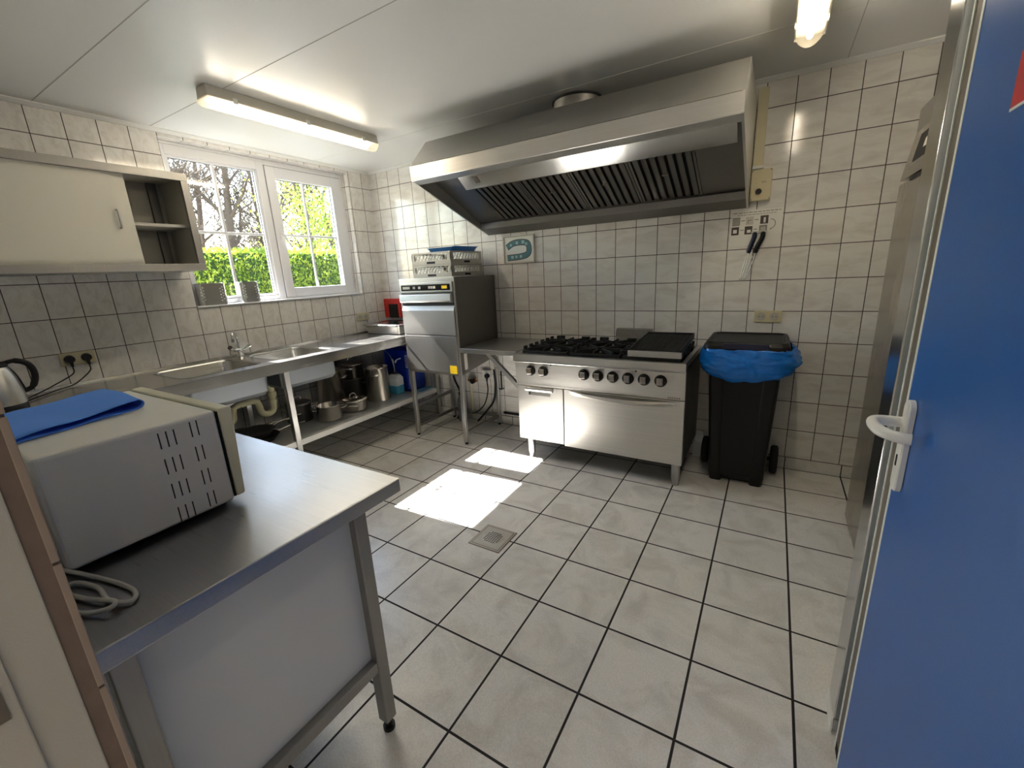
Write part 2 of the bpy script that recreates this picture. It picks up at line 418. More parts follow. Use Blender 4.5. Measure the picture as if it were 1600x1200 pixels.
# left wall with the window opening (reveals tiled)
WY0, WY1, WZ0, WZ1 = -1.79, -.275, 1.288, 2.428
b_ = MB()
def wq(vs, mi): b_.add(vs, [(0, 1, 2, 3)], mi)
ylo = YN - .3
for (ya, yb, za, zb) in ((ylo, WY0, 0, ZC), (WY1, .0, 0, ZC), (WY0, WY1, 0, WZ0), (WY0, WY1, WZ1, ZC)):
    wq([(0, ya, za), (0, yb, za), (0, yb, zb), (0, ya, zb)], 0)
    wq([(-.155, ya, za), (-.155, yb, za), (-.155, yb, zb), (-.155, ya, zb)], 3)
wq([(0, WY1, WZ0), (-.155, WY1, WZ0), (-.155, WY1, WZ1), (0, WY1, WZ1)], 1)
wq([(0, WY0, WZ0), (-.155, WY0, WZ0), (-.155, WY0, WZ1), (0, WY0, WZ1)], 1)
wq([(0, WY0, WZ1), (-.155, WY0, WZ1), (-.155, WY1, WZ1), (0, WY1, WZ1)], 2)
wq([(0, WY0, WZ0), (-.155, WY0, WZ0), (-.155, WY1, WZ0), (0, WY1, WZ0)], 2)
struct(b_.build('wall_left', ['tile_wall_y', 'tile_wall_x', 'tile_soffit', 'white_board'], fixn=False))
struct(MB().box(RW, -6.2, 0, RW + .2, 0, ZC).build('wall_right', 'tile_wall_y'))
# near wall: tiled on the kitchen side, the doorway the camera stands in
JX = 2.845
b_ = MB(); b_.box(-.3, YN, 0, JX, YN - .012, ZC, 0); b_.box(-.3, YN - .012, 0, JX, YN - .30, ZC, 1)
b_.box(3.99, YN, 0, RW, YN - .012, ZC, 0); b_.box(3.99, YN - .012, 0, RW, YN - .30, ZC, 1)
b_.box(JX, YN, 2.12, 3.99, YN - .012, ZC, 0); b_.box(JX, YN - .012, 2.12, 3.99, YN - .30, ZC, 1)
struct(b_.build('wall_near', ['tile_wall_x', 'door_frame_paint']))
b_ = MB(); b_.box(-.3, -6.0, 0, 5.2, -6.2, ZC); b_.box(2.3, -6, 0, 2.45, YN - .3, ZC)
struct(b_.build('wall_hall', 'door_frame_paint'))
# skirting of cut floor tiles, coving, ceiling joints
struct(MB().box(0, -.009, 0, RW, 0, ZT - .002).build('baseboard_back', 'tile_skirt_x', bevel=.002))
struct(MB().box(0, YN, 0, .009, 0, ZT - .002).build('baseboard_left', 'tile_skirt_y', bevel=.002))
struct(MB().box(RW - .009, YN, 0, RW, 0, ZT - .002).build('baseboard_right', 'tile_skirt_y', bevel=.002))
b_ = MB(); b_.prism([(0, ZC), (0, ZC - .022), (-.012, ZC - .022), (-.03, ZC - .006), (-.03, ZC)], 'x', 0, RW)
struct(b_.build('trim_1', 'ceiling_panel'))
b_ = MB(); b_.prism([(0, ZC), (0, ZC - .022), (.012, ZC - .022), (.03, ZC - .006), (.03, ZC)], 'y', YN, 0)
struct(b_.build('trim_2', 'ceiling_panel'))
b_ = MB()
for y in (-2.365, -1.83): b_.box(0, y - .002, ZC - .001, RW, y + .002, ZC)
struct(b_.build('trim_3', 'joint_dark'))
struct(MB().box(0, -.632, ZC - .001, RW, -.628, ZC).build('trim_4', 'joint_light'))
struct(MB().box(3.852, -3.2, ZC - .0012, 3.856, -.03, ZC).build('trim_5', 'joint_dark'))

# ------------------------------------------------------------------ window
wf = struct(MB().build('window_1', 'white_frame')) if False else None
b_ = MB(); FXa, FXb = -.15, -.085
b_.box(FXa, WY0, WZ0, FXb, WY0 + .055, WZ1 - .02); b_.box(FXa, WY1 - .05, WZ0, FXb, WY1, WZ1 - .02)
b_.box(FXa, WY0 + .055, WZ1 - .085, FXb, -1.10, WZ1 - .02); b_.box(FXa, WY0 + .055, WZ0, FXb, -1.10, WZ0 + .05)
b_.box(FXa, -1.03, WZ1 - .085, FXb, WY1 - .05, WZ1 - .02); b_.box(FXa, -1.03, WZ0, FXb, WY1 - .05, WZ0 + .05)
b_.box(FXa, -1.10, WZ0, FXb, -1.03, WZ1 - .02); b_.box(FXa, WY0, WZ1 - .0195, FXb - .001, WY1, WZ1)
win = struct(b_.build('window_1', 'white_frame', bevel=.004, loc=(-.12, -1.03, WZ0)))
b_ = MB()   # beads round the fixed light
b_.box(FXa + .01, WY0 + .055, WZ0 + .05, FXb - .012, WY0 + .075, WZ1 - .085); b_.box(FXa + .01, -1.12, WZ0 + .05, FXb - .012, -1.10, WZ1 - .085)
b_.box(FXa + .01, WY0 + .075, WZ1 - .10, FXb - .012, -1.12, WZ1 - .085); b_.box(FXa + .01, WY0 + .075, WZ0 + .05, FXb - .012, -1.12, WZ0 + .07)
b_.build('glazing_bead', 'white_frame', win, bevel=.002)
b_ = MB(); b_.box(-.124, WY0 + .06, WZ0 + .06, -.120, -1.11, WZ1 - .09); b_.build('pane', 'glass', win)
b_ = MB(); b_.box(-.13, -1.432, WZ0 + .06, -.112, -1.412, WZ1 - .09); b_.box(-.129, WY0 + .06, 1.828, -.113, -1.11, 1.848); b_.build('glazing_bar', 'white_frame', win, bevel=.002)
b_ = MB(); SA, SB = -.075, -.135     # opening sash
b_.box(SA, -1.035, WZ0 + .025, SB, -.955, WZ1 - .045); b_.box(SA, -.41, WZ0 + .025, SB, -.30, WZ1 - .045)
b_.box(SA, -.955, WZ1 - .135, SB, -.41, WZ1 - .045); b_.box(SA, -.955, WZ0 + .025, SB, -.41, WZ0 + .105)
sash = b_.build('sash', 'white_frame', win, bevel=.005)
b_ = MB(); b_.box(-.116, -.96, WZ0 + .10, -.112, -.405, WZ1 - .13); b_.build('pane', 'glass', sash)
b_ = MB(); b_.box(-.122, -.70, WZ0 + .10, -.104, -.682, WZ1 - .13); b_.box(-.121, -.96, 1.832, -.105, -.405, 1.85); b_.build('glazing_bar', 'white_frame', sash, bevel=.002)
for (ya, yb, za, zb, xx) in ((WY0 + .075, -1.12, WZ0 + .07, WZ1 - .10, -.118), (-.955, -.41, WZ0 + .105, WZ1 - .135, -.111)):
    b_ = MB(); g_ = .004
    b_.box(xx, ya, za, xx + .003, ya + g_, zb); b_.box(xx, yb - g_, za, xx + .003, yb, zb); b_.box(xx, ya + g_, za, xx + .003, yb - g_, za + g_); b_.box(xx, ya + g_, zb - g_, xx + .003, yb - g_, zb)
    b_.build('glazing_gasket', 'black_rubber', sash if xx > -.115 else win)
b_ = MB(); b_.box(-.0845, -1.041, WZ0 + .02, -.0835, -1.035, WZ1 - .04); b_.box(-.0845, -.30, WZ0 + .02, -.0835, -.296, WZ1 - .04); b_.box(-.0845, -1.041, WZ1 - .045, -.0835, -.296, WZ1 - .0405); b_.build('sash_seal', 'grey_pvc', win)
b_ = MB(); b_.box(-.075, -1.008, 1.80, -.066, -.982, 1.87); b_.cyl((-.07, -.995, 1.845), (-.045, -.995, 1.845), .009)
b_.beam((-.045, -.995, 1.85), (-.045, -.925, 1.735), .018, .012); b_.build('window_handle', 'white_plastic', sash, bevel=.003)
b_ = MB(); b_.cyl((-.078, -.30, 2.27), (-.078, -.30, 2.34), .008); b_.cyl((-.078, -.30, 1.37), (-.078, -.30, 1.43), .008); b_.build('hinge', 'white_plastic', sash)
struct(MB().box(-.085, WY0, WZ0, .012, WY1 - .0, WZ0 + .014).build('trim_6', 'white_frame', bevel=.004))

# ------------------------------------------------------------------ outdoors
struct(MB().box(-60, -50, -.35, -.31, 60, -.25).build('ground', 'ground_bounce'))  # unseen ground, its grey chosen to bounce neutral light up to the ceiling
def leaves(b, n, pts, size, rnd):
    for i in range(n):
        p, nrm = pts(rnd)
        q = Euler((rnd.uniform(0, 6.3), rnd.uniform(0, 6.3), rnd.uniform(0, 6.3))).to_matrix(); s_ = size * rnd.uniform(.6, 1.3)
        a = q @ Vector((s_, 0, 0)); c = q @ Vector((0, s_ * .55, 0)); p = Vector(p)
        b.add([p - a, p - c, p + a, p + c], [(0, 1, 2, 3)])
rnd = random.Random(3)
b_ = MB()
def hp(r):
    y = r.uniform(-1.5, 9); k = r.random()
    if k < .28: p = (r.uniform(-7.2, -6.0), y, 2.13 + r.uniform(-.03, .09) + .04 * noise.noise((y * 1.5, 0, 0)))
    else: p = (-6.0 + r.uniform(-.02, .13) + .12 * noise.noise((y * 2, 3, 7)), y, r.uniform(.3, 2.17))
    return p, None
leaves(b_, 26000, hp, .034, rnd)
hedge = thing('hedge', 'clipped bright green hedge across the garden outside the window', 'hedge', (-6.6, 3.5, -.25))
b_.build('foliage', 'hedge_leaf', hedge, fixn=False)
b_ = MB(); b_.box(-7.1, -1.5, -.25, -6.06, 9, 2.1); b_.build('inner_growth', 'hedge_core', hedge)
def bare_tree(x, y, h, r0, lean, seed, label, levels=4, fork=.2):
    rd = random.Random(seed); b = MB()
    def branch(p, d, L, r, lv):
        n = 6 if lv else 9; pts = [Vector(p)]; rs = [r]; d = Vector(d).normalized()
        for i in range(n):
            d = (d + Vector((rd.uniform(-1, 1), rd.uniform(-1, 1), rd.uniform(-.3, .8 if lv else .4))) * (.05 if lv == 0 else .24)).normalized()
            pts.append(pts[-1] + d * L / n); rs.append(max(r * (1 - .75 * (i + 1) / n), .009))
        b.tube(pts, rs, n=6 if lv < 2 else 4, cap=False)
        if lv < levels:
            k = (17, 9, 6, 4, 3)[lv]
            for j in range(k):
                t = fork + (1 - fork) * (j + rd.random()) / k if lv == 0 else .2 + .8 * (j + rd.random()) / k
                i = min(int(t * n), n - 1); q = pts[i]
                a = rd.uniform(0, 2 * pi); out = Vector((math.cos(a), math.sin(a), rd.uniform(.0, .9)))
                branch(q, (out + d * .5), L * rd.uniform(.22, .32) if lv == 0 else L * rd.uniform(.30, .45), rs[i] * rd.uniform(.35, .6), lv + 1)
    t = thing('bare_tree', label, 'tree', (x, y, -.25), 'bare trees beyond the hedge')
    branch((x, y, -.3), (lean, rd.uniform(-.1, .1), 1), h, r0, 0)
    b.build('trunk', 'bark', t, fixn=False)
    return t
TL = 'bare winter tree outside, '
for (x, y, h, r0, sd, lab) in ((-11.0, 2.5, 8.5, .17, 1, 'leftmost and nearest, beside the wall cabinet edge'), (-11.0, 9.0, 8.5, .19, 6, 'dark and near, at the right edge of the opening sash'),
        (-14.6, 5.8, 9.5, .21, 2, 'thick dark trunk in the middle of the large pane'), (-14.6, 9.7, 9.5, .17, 3, 'thick trunk behind the young green leaves'),
        (-18.2, 6.6, 10.5, .18, 4, 'thin trunk in the left part of the large pane'), (-18.2, 10.2, 10.5, .18, 9, 'trunk right behind the window mullion'), (-18.2, 13.8, 10.5, .18, 8, 'tall trunk in the right part of the opening sash'),
        (-22.0, 8.0, 12, .2, 5, 'farthest back on the left of the large pane'), (-22.0, 11.6, 12, .2, 12, 'farthest back at the right of the large pane'), (-22.0, 15.2, 12, .2, 14, 'farthest back in the opening sash')):
    bare_tree(x, y, h, r0, .0, sd, TL + lab)
rnd = random.Random(11)
t = thing('young_tree', 'young tree with fresh yellow green leaves seen through the opening sash', 'tree', (-8.9, 5.5, -.25))
b_ = MB(); b_.tube(curve_pts([(-8.9, 5.5, -.3), (-8.9, 5.55, 1.5), (-8.85, 5.5, 4.6)]), [.07 - .0025 * i for i in range(17)], n=7)
for i in range(26):
    z = rnd.uniform(1.4, 4.0); a = rnd.uniform(0, 6.28); L_ = rnd.uniform(.6, 1.2)
    b_.tube([(-8.9, 5.5, z), (-8.9 + math.cos(a) * L_, 5.5 + math.sin(a) * L_, z + L_ * .6)], [.018, .005], n=4)
b_.build('trunk', 'bark', t, fixn=False)
b_ = MB()
cl = [(Vector((-8.9 + rnd.gauss(0, .4), 5.5 + rnd.gauss(0, .5), rnd.uniform(1.9, 4.3))), rnd.uniform(.2, .45)) for _ in range(40)]
def tp(r):
    c, q = r.choice(cl); return (c + Vector((r.gauss(0, q), r.gauss(0, q), r.gauss(0, q * .8))), None)
leaves(b_, 3400, tp, .05, rnd); b_.build('foliage', 'young_leaf', t, fixn=False)

# ------------------------------------------------------------------ blue door, its frame, the steel clad wall end
DX, DY = 3.892, -2.031
dr = MB().box(DX, DY - 1.17, .006, DX + .04, DY - .075, 2.08).build('door_1', 'door_blue', loc=(DX, DY - 1.17, 0))
struct(dr, 'blue kitchen door standing open at the right')
b_ = MB(); b_.box(DX - .001, DY - .075, .006, DX + .041, DY - .062, 2.08); b_.build('painted_edge', 'white_edge', dr)
b_ = MB(); b_.box(DX + .003, DY - .062, .006, DX + .038, DY - .008, 2.08); b_.build('edge_strip', 'edge_metal', dr)
b_ = MB(); b_.box(DX + .001, DY - .008, .006, DX + .040, DY, 2.08); b_.build('outer_lip', 'white_edge', dr)
b_ = MB(); b_.box(DX + .002, DY - .07, .0, DX + .03, DY - .01, .03); b_.build('floor_seal', 'black_rubber', dr)
M_ = Matrix.Translation((DX - .001, -2.158, 1.02)) @ Matrix.Rotation(-pi / 2, 4, 'Y')
b_ = MB(); b_.loft([rr(0, 0, .21, .042, .0205, z, 6, M_) for z in (0, .009)] + [rr(0, 0, .203, .036, .0175, .012, 6, M_)])
hp_ = b_.build('handle_plate', 'white_plastic', dr)
b_ = MB(); b_.box(DX - .0145, -2.161, .975, DX - .0125, -2.155, 1.0); b_.build('keyhole', 'dark_inside', hp_)
b_ = MB(); b_.tube(curve_pts([(DX - .008, -2.148, 1.072), (DX - .035, -2.147, 1.072), (DX - .062, -2.155, 1.072), (DX - .066, -2.19, 1.071), (DX - .058, -2.225, 1.07), (DX - .035, -2.248, 1.069), (DX - .018, -2.252, 1.069)], 6), .0115, n=14)
b_.build('lever_handle', 'white_plastic', hp_)
b_ = MB(); b_.box(DX - .0015, -2.62, 1.625, DX, -2.325, 1.70); b_.box(DX - .0017, -2.62, 1.621, DX, -2.325, 1.625, 1)
tag(b_.build('door_sign', ['sign_red', 'white_edge'], loc=(DX, -2.47, 1.66)), 'small red sign stuck on the upper part of the open blue door', 'sign')
b_ = MB(); b_.box(3.889, -1.985, 0, RW, -1.875, 2.3)
pn = b_.build('wall_nib', 'steel_panel', loc=(4.3, -1.93, 0), bevel=.003); struct(pn)
b_ = MB(); b_.box(3.884, -1.99, 0, 3.889, -1.87, .05); b_.build('kick_strip', 'white_plastic', pn)
# door frame on the left of the camera
b_ = MB(); b_.box(JX - .03, YN - .024, 0, JX + .004, YN - .30, 2.12); b_.box(JX + .0045, YN - .072, 0, JX + .010, YN - .29, 2.09); b_.box(3.96, YN - .028, 0, 3.99, YN - .30, 2.12); b_.box(JX + .004, YN - .028, 2.09, 3.96, YN - .30, 2.12)
fr_ = struct(b_.build('door_2', 'door_frame_paint', loc=(JX, YN - .1, 0), bevel=.002), 'cream painted door frame at the lower left')
b_ = MB()
for k in range(12): b_.box(JX - .004, YN + .0015, ZT + k * HT + .002, JX + .0015, YN - .007, ZT + (k + 1) * HT - .002)
struct(b_.build('trim_7', 'tile_edge_glaze', bevel=.0015))
struct(MB().box(JX - .02, YN - .006, 0, JX + .0008, YN - .0235, 2.12).build('trim_8', 'tile_edge'))
b_ = MB(); b_.box(JX + .010, YN - .082, .93, JX + .0125, YN - .115, 1.09); b_.box(JX + .0122, YN - .088, .99, JX + .013, YN - .105, 1.05, 1)
b_.build('strike_plate', ['edge_metal', 'dark_inside'], fr_)

# ------------------------------------------------------------------ prep table with the oven on it
TX0, TX1, TY0, TY1, TZ = 1.27, 2.742, -3.216, -2.545, .876
t = thing('prep_table', 'stainless steel work table in the foreground carrying the white microwave', 'table', (2.0, -2.88, 0))
b_ = MB(); b_.box(TX0, TY0, TZ - .042, TX1, TY1, TZ); b_.build('worktop', 'steel_table', t, bevel=.004, seg=3)
for (x, y) in ((2.655, -2.645), (2.655, -3.172), (1.33, -2.645), (1.33, -3.172)):
    b_ = MB(); b_.box(x - .02, y - .02, .045, x + .02, y + .02, TZ - .04); lg = b_.build('leg', 'steel_worn', t, bevel=.003)
    b_ = MB(); b_.cyl((x, y, 0), (x, y, .014), .019); b_.cyl((x, y, .014), (x, y, .05), .013); b_.build('foot', 'black_plastic', lg)
b_ = MB()
b_.box(2.637, -3.152, .255, 2.673, -2.665, .292)
b_.box(1.312, -3.152, .255, 1.348, -2.665, .292); b_.box(1.35, -2.663, .255, 2.635, -2.627, .292)
b_.build('rail', 'steel_worn', t, bevel=.002)
b_ = MB(); b_.box(2.640, -3.152, .293, 2.648, -2.665, TZ - .042); b_.build('end_panel', 'white_board', t)
b_ = MB(); b_.box(1.35, -3.15, .292, 2.63, -2.665, .31); b_.build('lower_shelf', 'white_board', t)

MX0, MX1, MY0, MY1, MZ0, MZ1 = 1.925, 2.45, -3.165, -2.842, .888, 1.135
t = thing('microwave_oven', 'white microwave oven with vent slots standing on the foreground steel table', 'microwave', (2.19, -3.0, TZ))
b_ = MB(); b_.loft([rr((MX0 + MX1) / 2, (MY0 + MY1) / 2, MX1 - MX0, MY1 - MY0, .012, z, 4) for z in (MZ0, MZ1)])
bo = b_.build('body', ['oven_white', 'oven_side'], t, bevel=.010, seg=4)
for p in bo.data.polygons:
    if abs(p.normal.x) > .5 or p.normal.y < -.5: p.material_index = 1
b_ = MB(); b_.box(MX0 + .002, MY1, MZ0 + .008, MX1 - .003, MY1 + .004, MZ1 - .006); b_.build('front_gasket', 'black_plastic', t)
b_ = MB(); b_.prism([(MY1 + .004, MZ0 + .008), (MY1 + .024, MZ0 + .010), (MY1 + .036, MZ1 - .004), (MY1 + .030, MZ1 + .002), (MY1 + .004, MZ1 + .001)], 'x', MX0 - .003, MX1 + .003); dd = b_.build('door', 'oven_bezel', t, bevel=.006, seg=3)
b_ = MB(); b_.box(MX0 + .03, MY1 + .030, MZ0 + .04, MX1 - .14, MY1 + .036, MZ1 - .04); b_.build('door_glass', 'black_gloss', dd)
for z in (1.098, 1.035, .973, .912):
    for y, dz in ((-2.966, 0), (-2.951, 0), (-2.936, 0), (-2.902, .006), (-2.888, .006)):
        b_ = MB(); b_.box(MX1 - .002, y - .0013, z - .019 + dz, MX1 + .0004, y + .0013, z + .019 + dz); b_.build('vent_slot', 'dark_inside', t)
for (x, y) in ((MX0 + .04, MY0 + .03), (MX1 - .04, MY0 + .03), (MX0 + .04, MY1 - .02), (MX1 - .04, MY1 - .02)):
    b_ = MB(); b_.cyl((x, y, TZ), (x, y, MZ0 + .002), .012); b_.build('foot', 'black_rubber', t)
b_ = MB()
b_.tube(curve_pts([(2.42, -3.160, .95), (2.435, -3.176, .91), (2.47, -3.150, .885), (2.55, -3.128, .882), (2.625, -3.118, .882), (2.655, -3.132, .882), (2.62, -3.152, .884), (2.55, -3.150, .884),
                   (2.49, -3.166, .883), (2.50, -3.184, .882), (2.57, -3.172, .883), (2.64, -3.150, .890), (2.650, -3.165, .888), (2.60, -3.192, .882), (2.50, -3.21, .882), (2.35, -3.212, .9)], 7), .0042, n=8)
b_.build('power_cord', 'cable_grey', t)
# folded cleaning cloth
b_ = MB(); prof = []
for i in range(13): prof.append((-3.155 + .23 * i / 12, .0015 + .0012 * math.sin(i)))
for i in range(1, 8):
    a = -pi / 2 + pi * i / 8; prof.append((-2.925 + .016 * math.cos(a), .0125 + .011 * math.sin(a)))
for i in range(13): prof.append((-2.925 - .235 * i / 12, .0225 - .015 * min(1, i / 7) + .0015 * math.sin(i * .9)))
loops = []
NS = 14
for k in range(NS + 1):
    u = k / NS; lp = []
    for (y, z) in prof:
        fy = (y + 3.155) / .25; xr = 2.30 - .07 * fy; xl = 1.99 - .03 * fy
        x = xr + (xl - xr) * u
        lp.append((x, y + .008 * u, MZ1 + .001 + z + (.003 * math.sin(6 * u + 5 * fy) + .003) * (1 if z > .006 else .1)))
    loops.append(lp)
n_ = len(prof); vs = [v for l in loops for v in l]
b_.add(vs, [(i * n_ + k, i * n_ + k + 1, (i + 1) * n_ + k + 1, (i + 1) * n_ + k) for i in range(NS) for k in range(n_ - 1)], 0, True)
tag(b_.build('cleaning_cloth', 'cloth_blue', loc=(2.15, -3.04, MZ1), solid=.0016), 'folded blue cleaning cloth lying on top of the microwave', 'cloth')

# ------------------------------------------------------------------ sink bench along the window wall
BZ = .90
t = thing('sink_bench', 'long stainless steel sink bench with two bowls under the window', 'sink', (.36, -1.6, 0))
bowls = [(.355, -1.955, .47, .50), (.355, -1.375, .47, .46)]
b_ = MB()
holes = [rr(cx, cy, w_, d_, .075, 0, 7) for cx, cy, w_, d_ in bowls]
vs, fs = plate([(.012, YN + .012), (.722, YN + .012), (.722, -.012), (.012, -.012)], holes, BZ); b_.add(vs, fs)
b_.box(.012, YN + .012, BZ - .001, .03, -.012, BZ + .012)
b_.box(.716, YN + .012, BZ - .001, .722, -.012, BZ + .003)
b_.box(.700, YN + .012, BZ - .040, .722, -.012, BZ - .0005); b_.box(.69, YN + .012, BZ - .075, .708, -.012, BZ - .041)
b_.build('worktop', 'steel_y', t, fixn=False)
for cx, cy, w_, d_ in bowls:
    b_ = MB(); L_ = [rr(cx, cy, w_ + .012, d_ + .012, .08, BZ + .0015, 7), rr(cx, cy, w_, d_, .075, BZ + .0005, 7), rr(cx, cy, w_ - .008, d_ - .008, .072, BZ - .012, 7),
        rr(cx, cy, w_ - .02, d_ - .02, .07, .73, 7), rr(cx, cy, w_ - .05, d_ - .05, .065, .692, 7), rr(cx, cy, w_ - .12, d_ - .12, .05, .682, 7)]
    b_.loft(L_, cap0=False, cap1=True, smooth=True); bw = b_.build('basin', 'steel_y', t, fixn=False)
    b_ = MB(); b_.loft([rr(cx, cy, w_ + .01, d_ + .01, .03, BZ - .004, 5), rr(cx, cy, w_ + .006, d_ + .006, .03, .70, 5), rr(cx, cy, w_ - .03, d_ - .03, .03, .674, 5)], cap0=False)
    b_.build('outer_shell', 'basin_outside', bw)
    b_ = MB(); b_.lathe([(.0, .6845), (.035, .6845), (.042, .683)], (cx, cy, 0)); b_.build('strainer', 'chrome', bw)
for y in (-3.17, -1.63, -.06):
    b_ = MB(); b_.box(.665, y - .02, .03, .705, y + .02, BZ - .06); lg = b_.build('leg', 'steel_z', t, bevel=.003)
    b_ = MB(); b_.cyl((.685, y, 0), (.685, y, .035), .014); b_.build('foot', 'black_plastic', lg)
for y in (-3.17, -1.63, -.06):
    b_ = MB(); b_.box(.06, y - .02, 0, .10, y + .02, BZ - .02); b_.build('leg', 'steel_z', t, bevel=.003)
b_ = MB(); b_.box(.06, -3.19, .283, .665, -.04, .30); b_.box(.66, -3.15, .258, .70, -1.65, .302); b_.box(.66, -1.61, .258, .70, -.08, .302)
b_.build('lower_shelf', 'shelf_grey', t, bevel=.002)
b_ = MB()
def trap(cx, cy):
    pts = [(cx, cy, .68), (cx, cy, .61), (cx, cy, .545)]
    r_ = .055
    pts += [(cx, cy + r_ - r_ * math.cos(a), .525 - r_ * math.sin(a)) for a in [pi * k / 8 for k in range(1, 8)]]
    pts += [(cx, cy + 2 * r_, .545), (cx, cy + 2 * r_ + .01, .585), (cx, cy + 2 * r_ + .05, .60), (cx, cy + 2 * r_ + .13, .595)]
    return pts
for (cx, cy, sgn) in ((.36, -1.985, 1), (.36, -1.575, -1)):
    pts = [(cx, cy + sgn * (p[1] - cy), p[2]) for p in trap(cx, cy)]
    b_ = MB(); b_.tube(pts, .024, n=12); b_.cyl((cx, cy, .60), (cx, cy, .63), .031); b_.cyl((cx, cy, .66), (cx, cy, .683), .034); b_.cyl((cx, cy, .545), (cx, cy, .57), .029)
    b_.build('drain_trap', 'pipe_cream', t)

t = thing('mixer_tap', 'chrome two handle mixer tap between the sink bowls', 'tap', (.075, -1.60, BZ))
fx, fy = .075, -1.60
b_ = MB(); b_.lathe([(.028, 0), (.026, .012), (.015, .02), (.014, .05)], (fx, fy, BZ)); b_.cyl((fx, fy - .035, BZ + .05), (fx, fy + .035, BZ + .05), .013); b_.build('body', 'chrome', t)
b_ = MB(); b_.tube(curve_pts([(fx, fy, BZ + .05), (fx, fy, BZ + .13), (fx + .02, fy - .015, BZ + .172), (fx + .07, fy - .05, BZ + .19), (fx + .115, fy - .085, BZ + .185), (fx + .13, fy - .095, BZ + .15)], 6), .009, n=10)
b_.cyl((fx + .13, fy - .095, BZ + .155), (fx + .13, fy - .095, BZ + .128), .012); b_.build('spout', 'chrome', t)
for sg in (-1, 1):
    b_ = MB(); y0 = fy + sg * .035; b_.cyl((fx, y0, BZ + .05), (fx + .02, y0 + sg * .03, BZ + .07), .011)
    for k in range(4):
        a = k * pi / 2 + .4; b_.cyl((fx + .022, y0 + sg * .034, BZ + .072), (fx + .022 + .016 * math.cos(a), y0 + sg * (.034 + .010 * math.sin(a)), BZ + .072 + .017 * math.sin(a)), .006)
    b_.cyl((fx + .018, y0 + sg * .03, BZ + .068), (fx + .03, y0 + sg * .044, BZ + .08), .017); b_.build('handle', 'chrome', t)

# ------------------------------------------------------------------ pots and pans on the lower shelf
SZ = .3025
def pot(name, label, x, y, r, h, z=SZ, lid=False, loops_=True, cat='pot', mat='steel_pan', ang=0, group='pots on the lower shelf', rim=None):
    t = thing(name, label, cat, (x, y, z), group)
    b = MB(); b.capl = False
    b.lathe([(0, .001), (r - .008, .001), (r, .008), (r, h), (r + .005, h + .003), (r + .002, h + .006), (r - .004, h + .002), (r - .004, .012), (r - .012, .006), (0, .006)], (x, y, z), 36)
    b.build('body', mat, t)
    if loops_:
        for s_ in (0, pi):
            a = ang + s_; dx, dy = math.cos(a), math.sin(a); px, py = -dy, dx; zz = z + h * .80 if h > .16 else z + h - .03
            P_ = lambda o, l, q: (x + dx * (r + o) + px * l, y + dy * (r + o) + py * l, zz + q)
            b = MB(); b.tube(curve_pts([P_(-.002, -.045, 0), P_(.025, -.045, .006), P_(.042, -.025, .012), P_(.044, 0, .014), P_(.042, .025, .012), P_(.025, .045, .006), P_(-.002, .045, 0)], 4), .0052, n=8)
            b.build('handle', 'chrome', t)
    if lid:
        b = MB(); b.lathe([(r + .004, 0), (r + .004, .004), (r * .8, .016), (r * .4, .024), (0, .027)], (x, y, z + h + .005), 36); l = b.build('lid', 'steel_pan' if lid == 1 else 'steel_dark', t)
        b = MB(); zz = z + h + .03
        b.tube(curve_pts([(x, y - .03, zz - .004), (x, y - .028, zz + .02), (x, y, zz + .03), (x, y + .028, zz + .02), (x, y + .03, zz - .004)], 5), .005, n=8); b.build('lid_handle', 'chrome', l)
    return t
pot('stock_pot', 'tall open stainless stock pot at the front, beside the blue liquid jug', .425, -.60, .112, .315, ang=-.9)
pot('stock_pot', 'shiny tall stainless pot half behind the low pans', .18, -.93, .12, .34, ang=.5)
pot('stock_pot', 'dark stainless pot under the lidded pot behind the tall stock pot', .15, -.66, .122, .205, ang=.4, mat='steel_dark')
pot('casserole', 'wide stainless pot with dark lid stacked upright at the back', .15, -.66, .122, .13, z=SZ + .213, lid=2, ang=-.9)
pot('casserole', 'low stainless casserole with domed lid between saucepan and stock pot', .445, -.915, .118, .085, lid=1, ang=-.8)
pot('casserole', 'small open stainless pan at the front edge of the lower shelf', .475, -1.19, .098, .12, ang=.9)
pot('saucepan', 'dark lidded saucepan at the back beside the bench leg', .27, -1.33, .10, .15, lid=2, ang=.9, mat='steel_dark')
def fry(label, x, y, r, z, a, hl, mat):
    t = thing('frying_pan', label, 'frying pan', (x, y, z), 'frying pans on the lower shelf')
    b = MB(); b.capl = False; b.lathe([(0, .001), (r * .75, .001), (r, .04), (r + .004, .042), (r - .004, .038), (r * .73, .005), (0, .005)], (x, y, z), 36); b.build('body', mat, t)
    b = MB(); d = Vector((math.cos(a), math.sin(a), 0)); p0 = Vector((x, y, z + .032)) + d * (r - .005)
    b.tube(curve_pts([p0, p0 + d * .05 + Vector((0, 0, .012)), p0 + d * hl * .6 + Vector((0, 0, .02)), p0 + d * hl + Vector((0, 0, .018))], 5), .0065, n=8); b.build('handle', 'steel_pan', t)
fry('dark frying pan lowest in the pan stack left of the bench leg', .42, -1.76, .135, SZ, 1.45, .22, 'black_iron')
fry('steel frying pan on top of the stack with its long handle pointing right', .40, -1.775, .135, SZ + .043, 1.62, .26, 'steel_dark')
fry('frying pan at the back of the shelf with a long thin handle', .20, -1.79, .12, SZ, 1.35, .26, 'steel_dark')

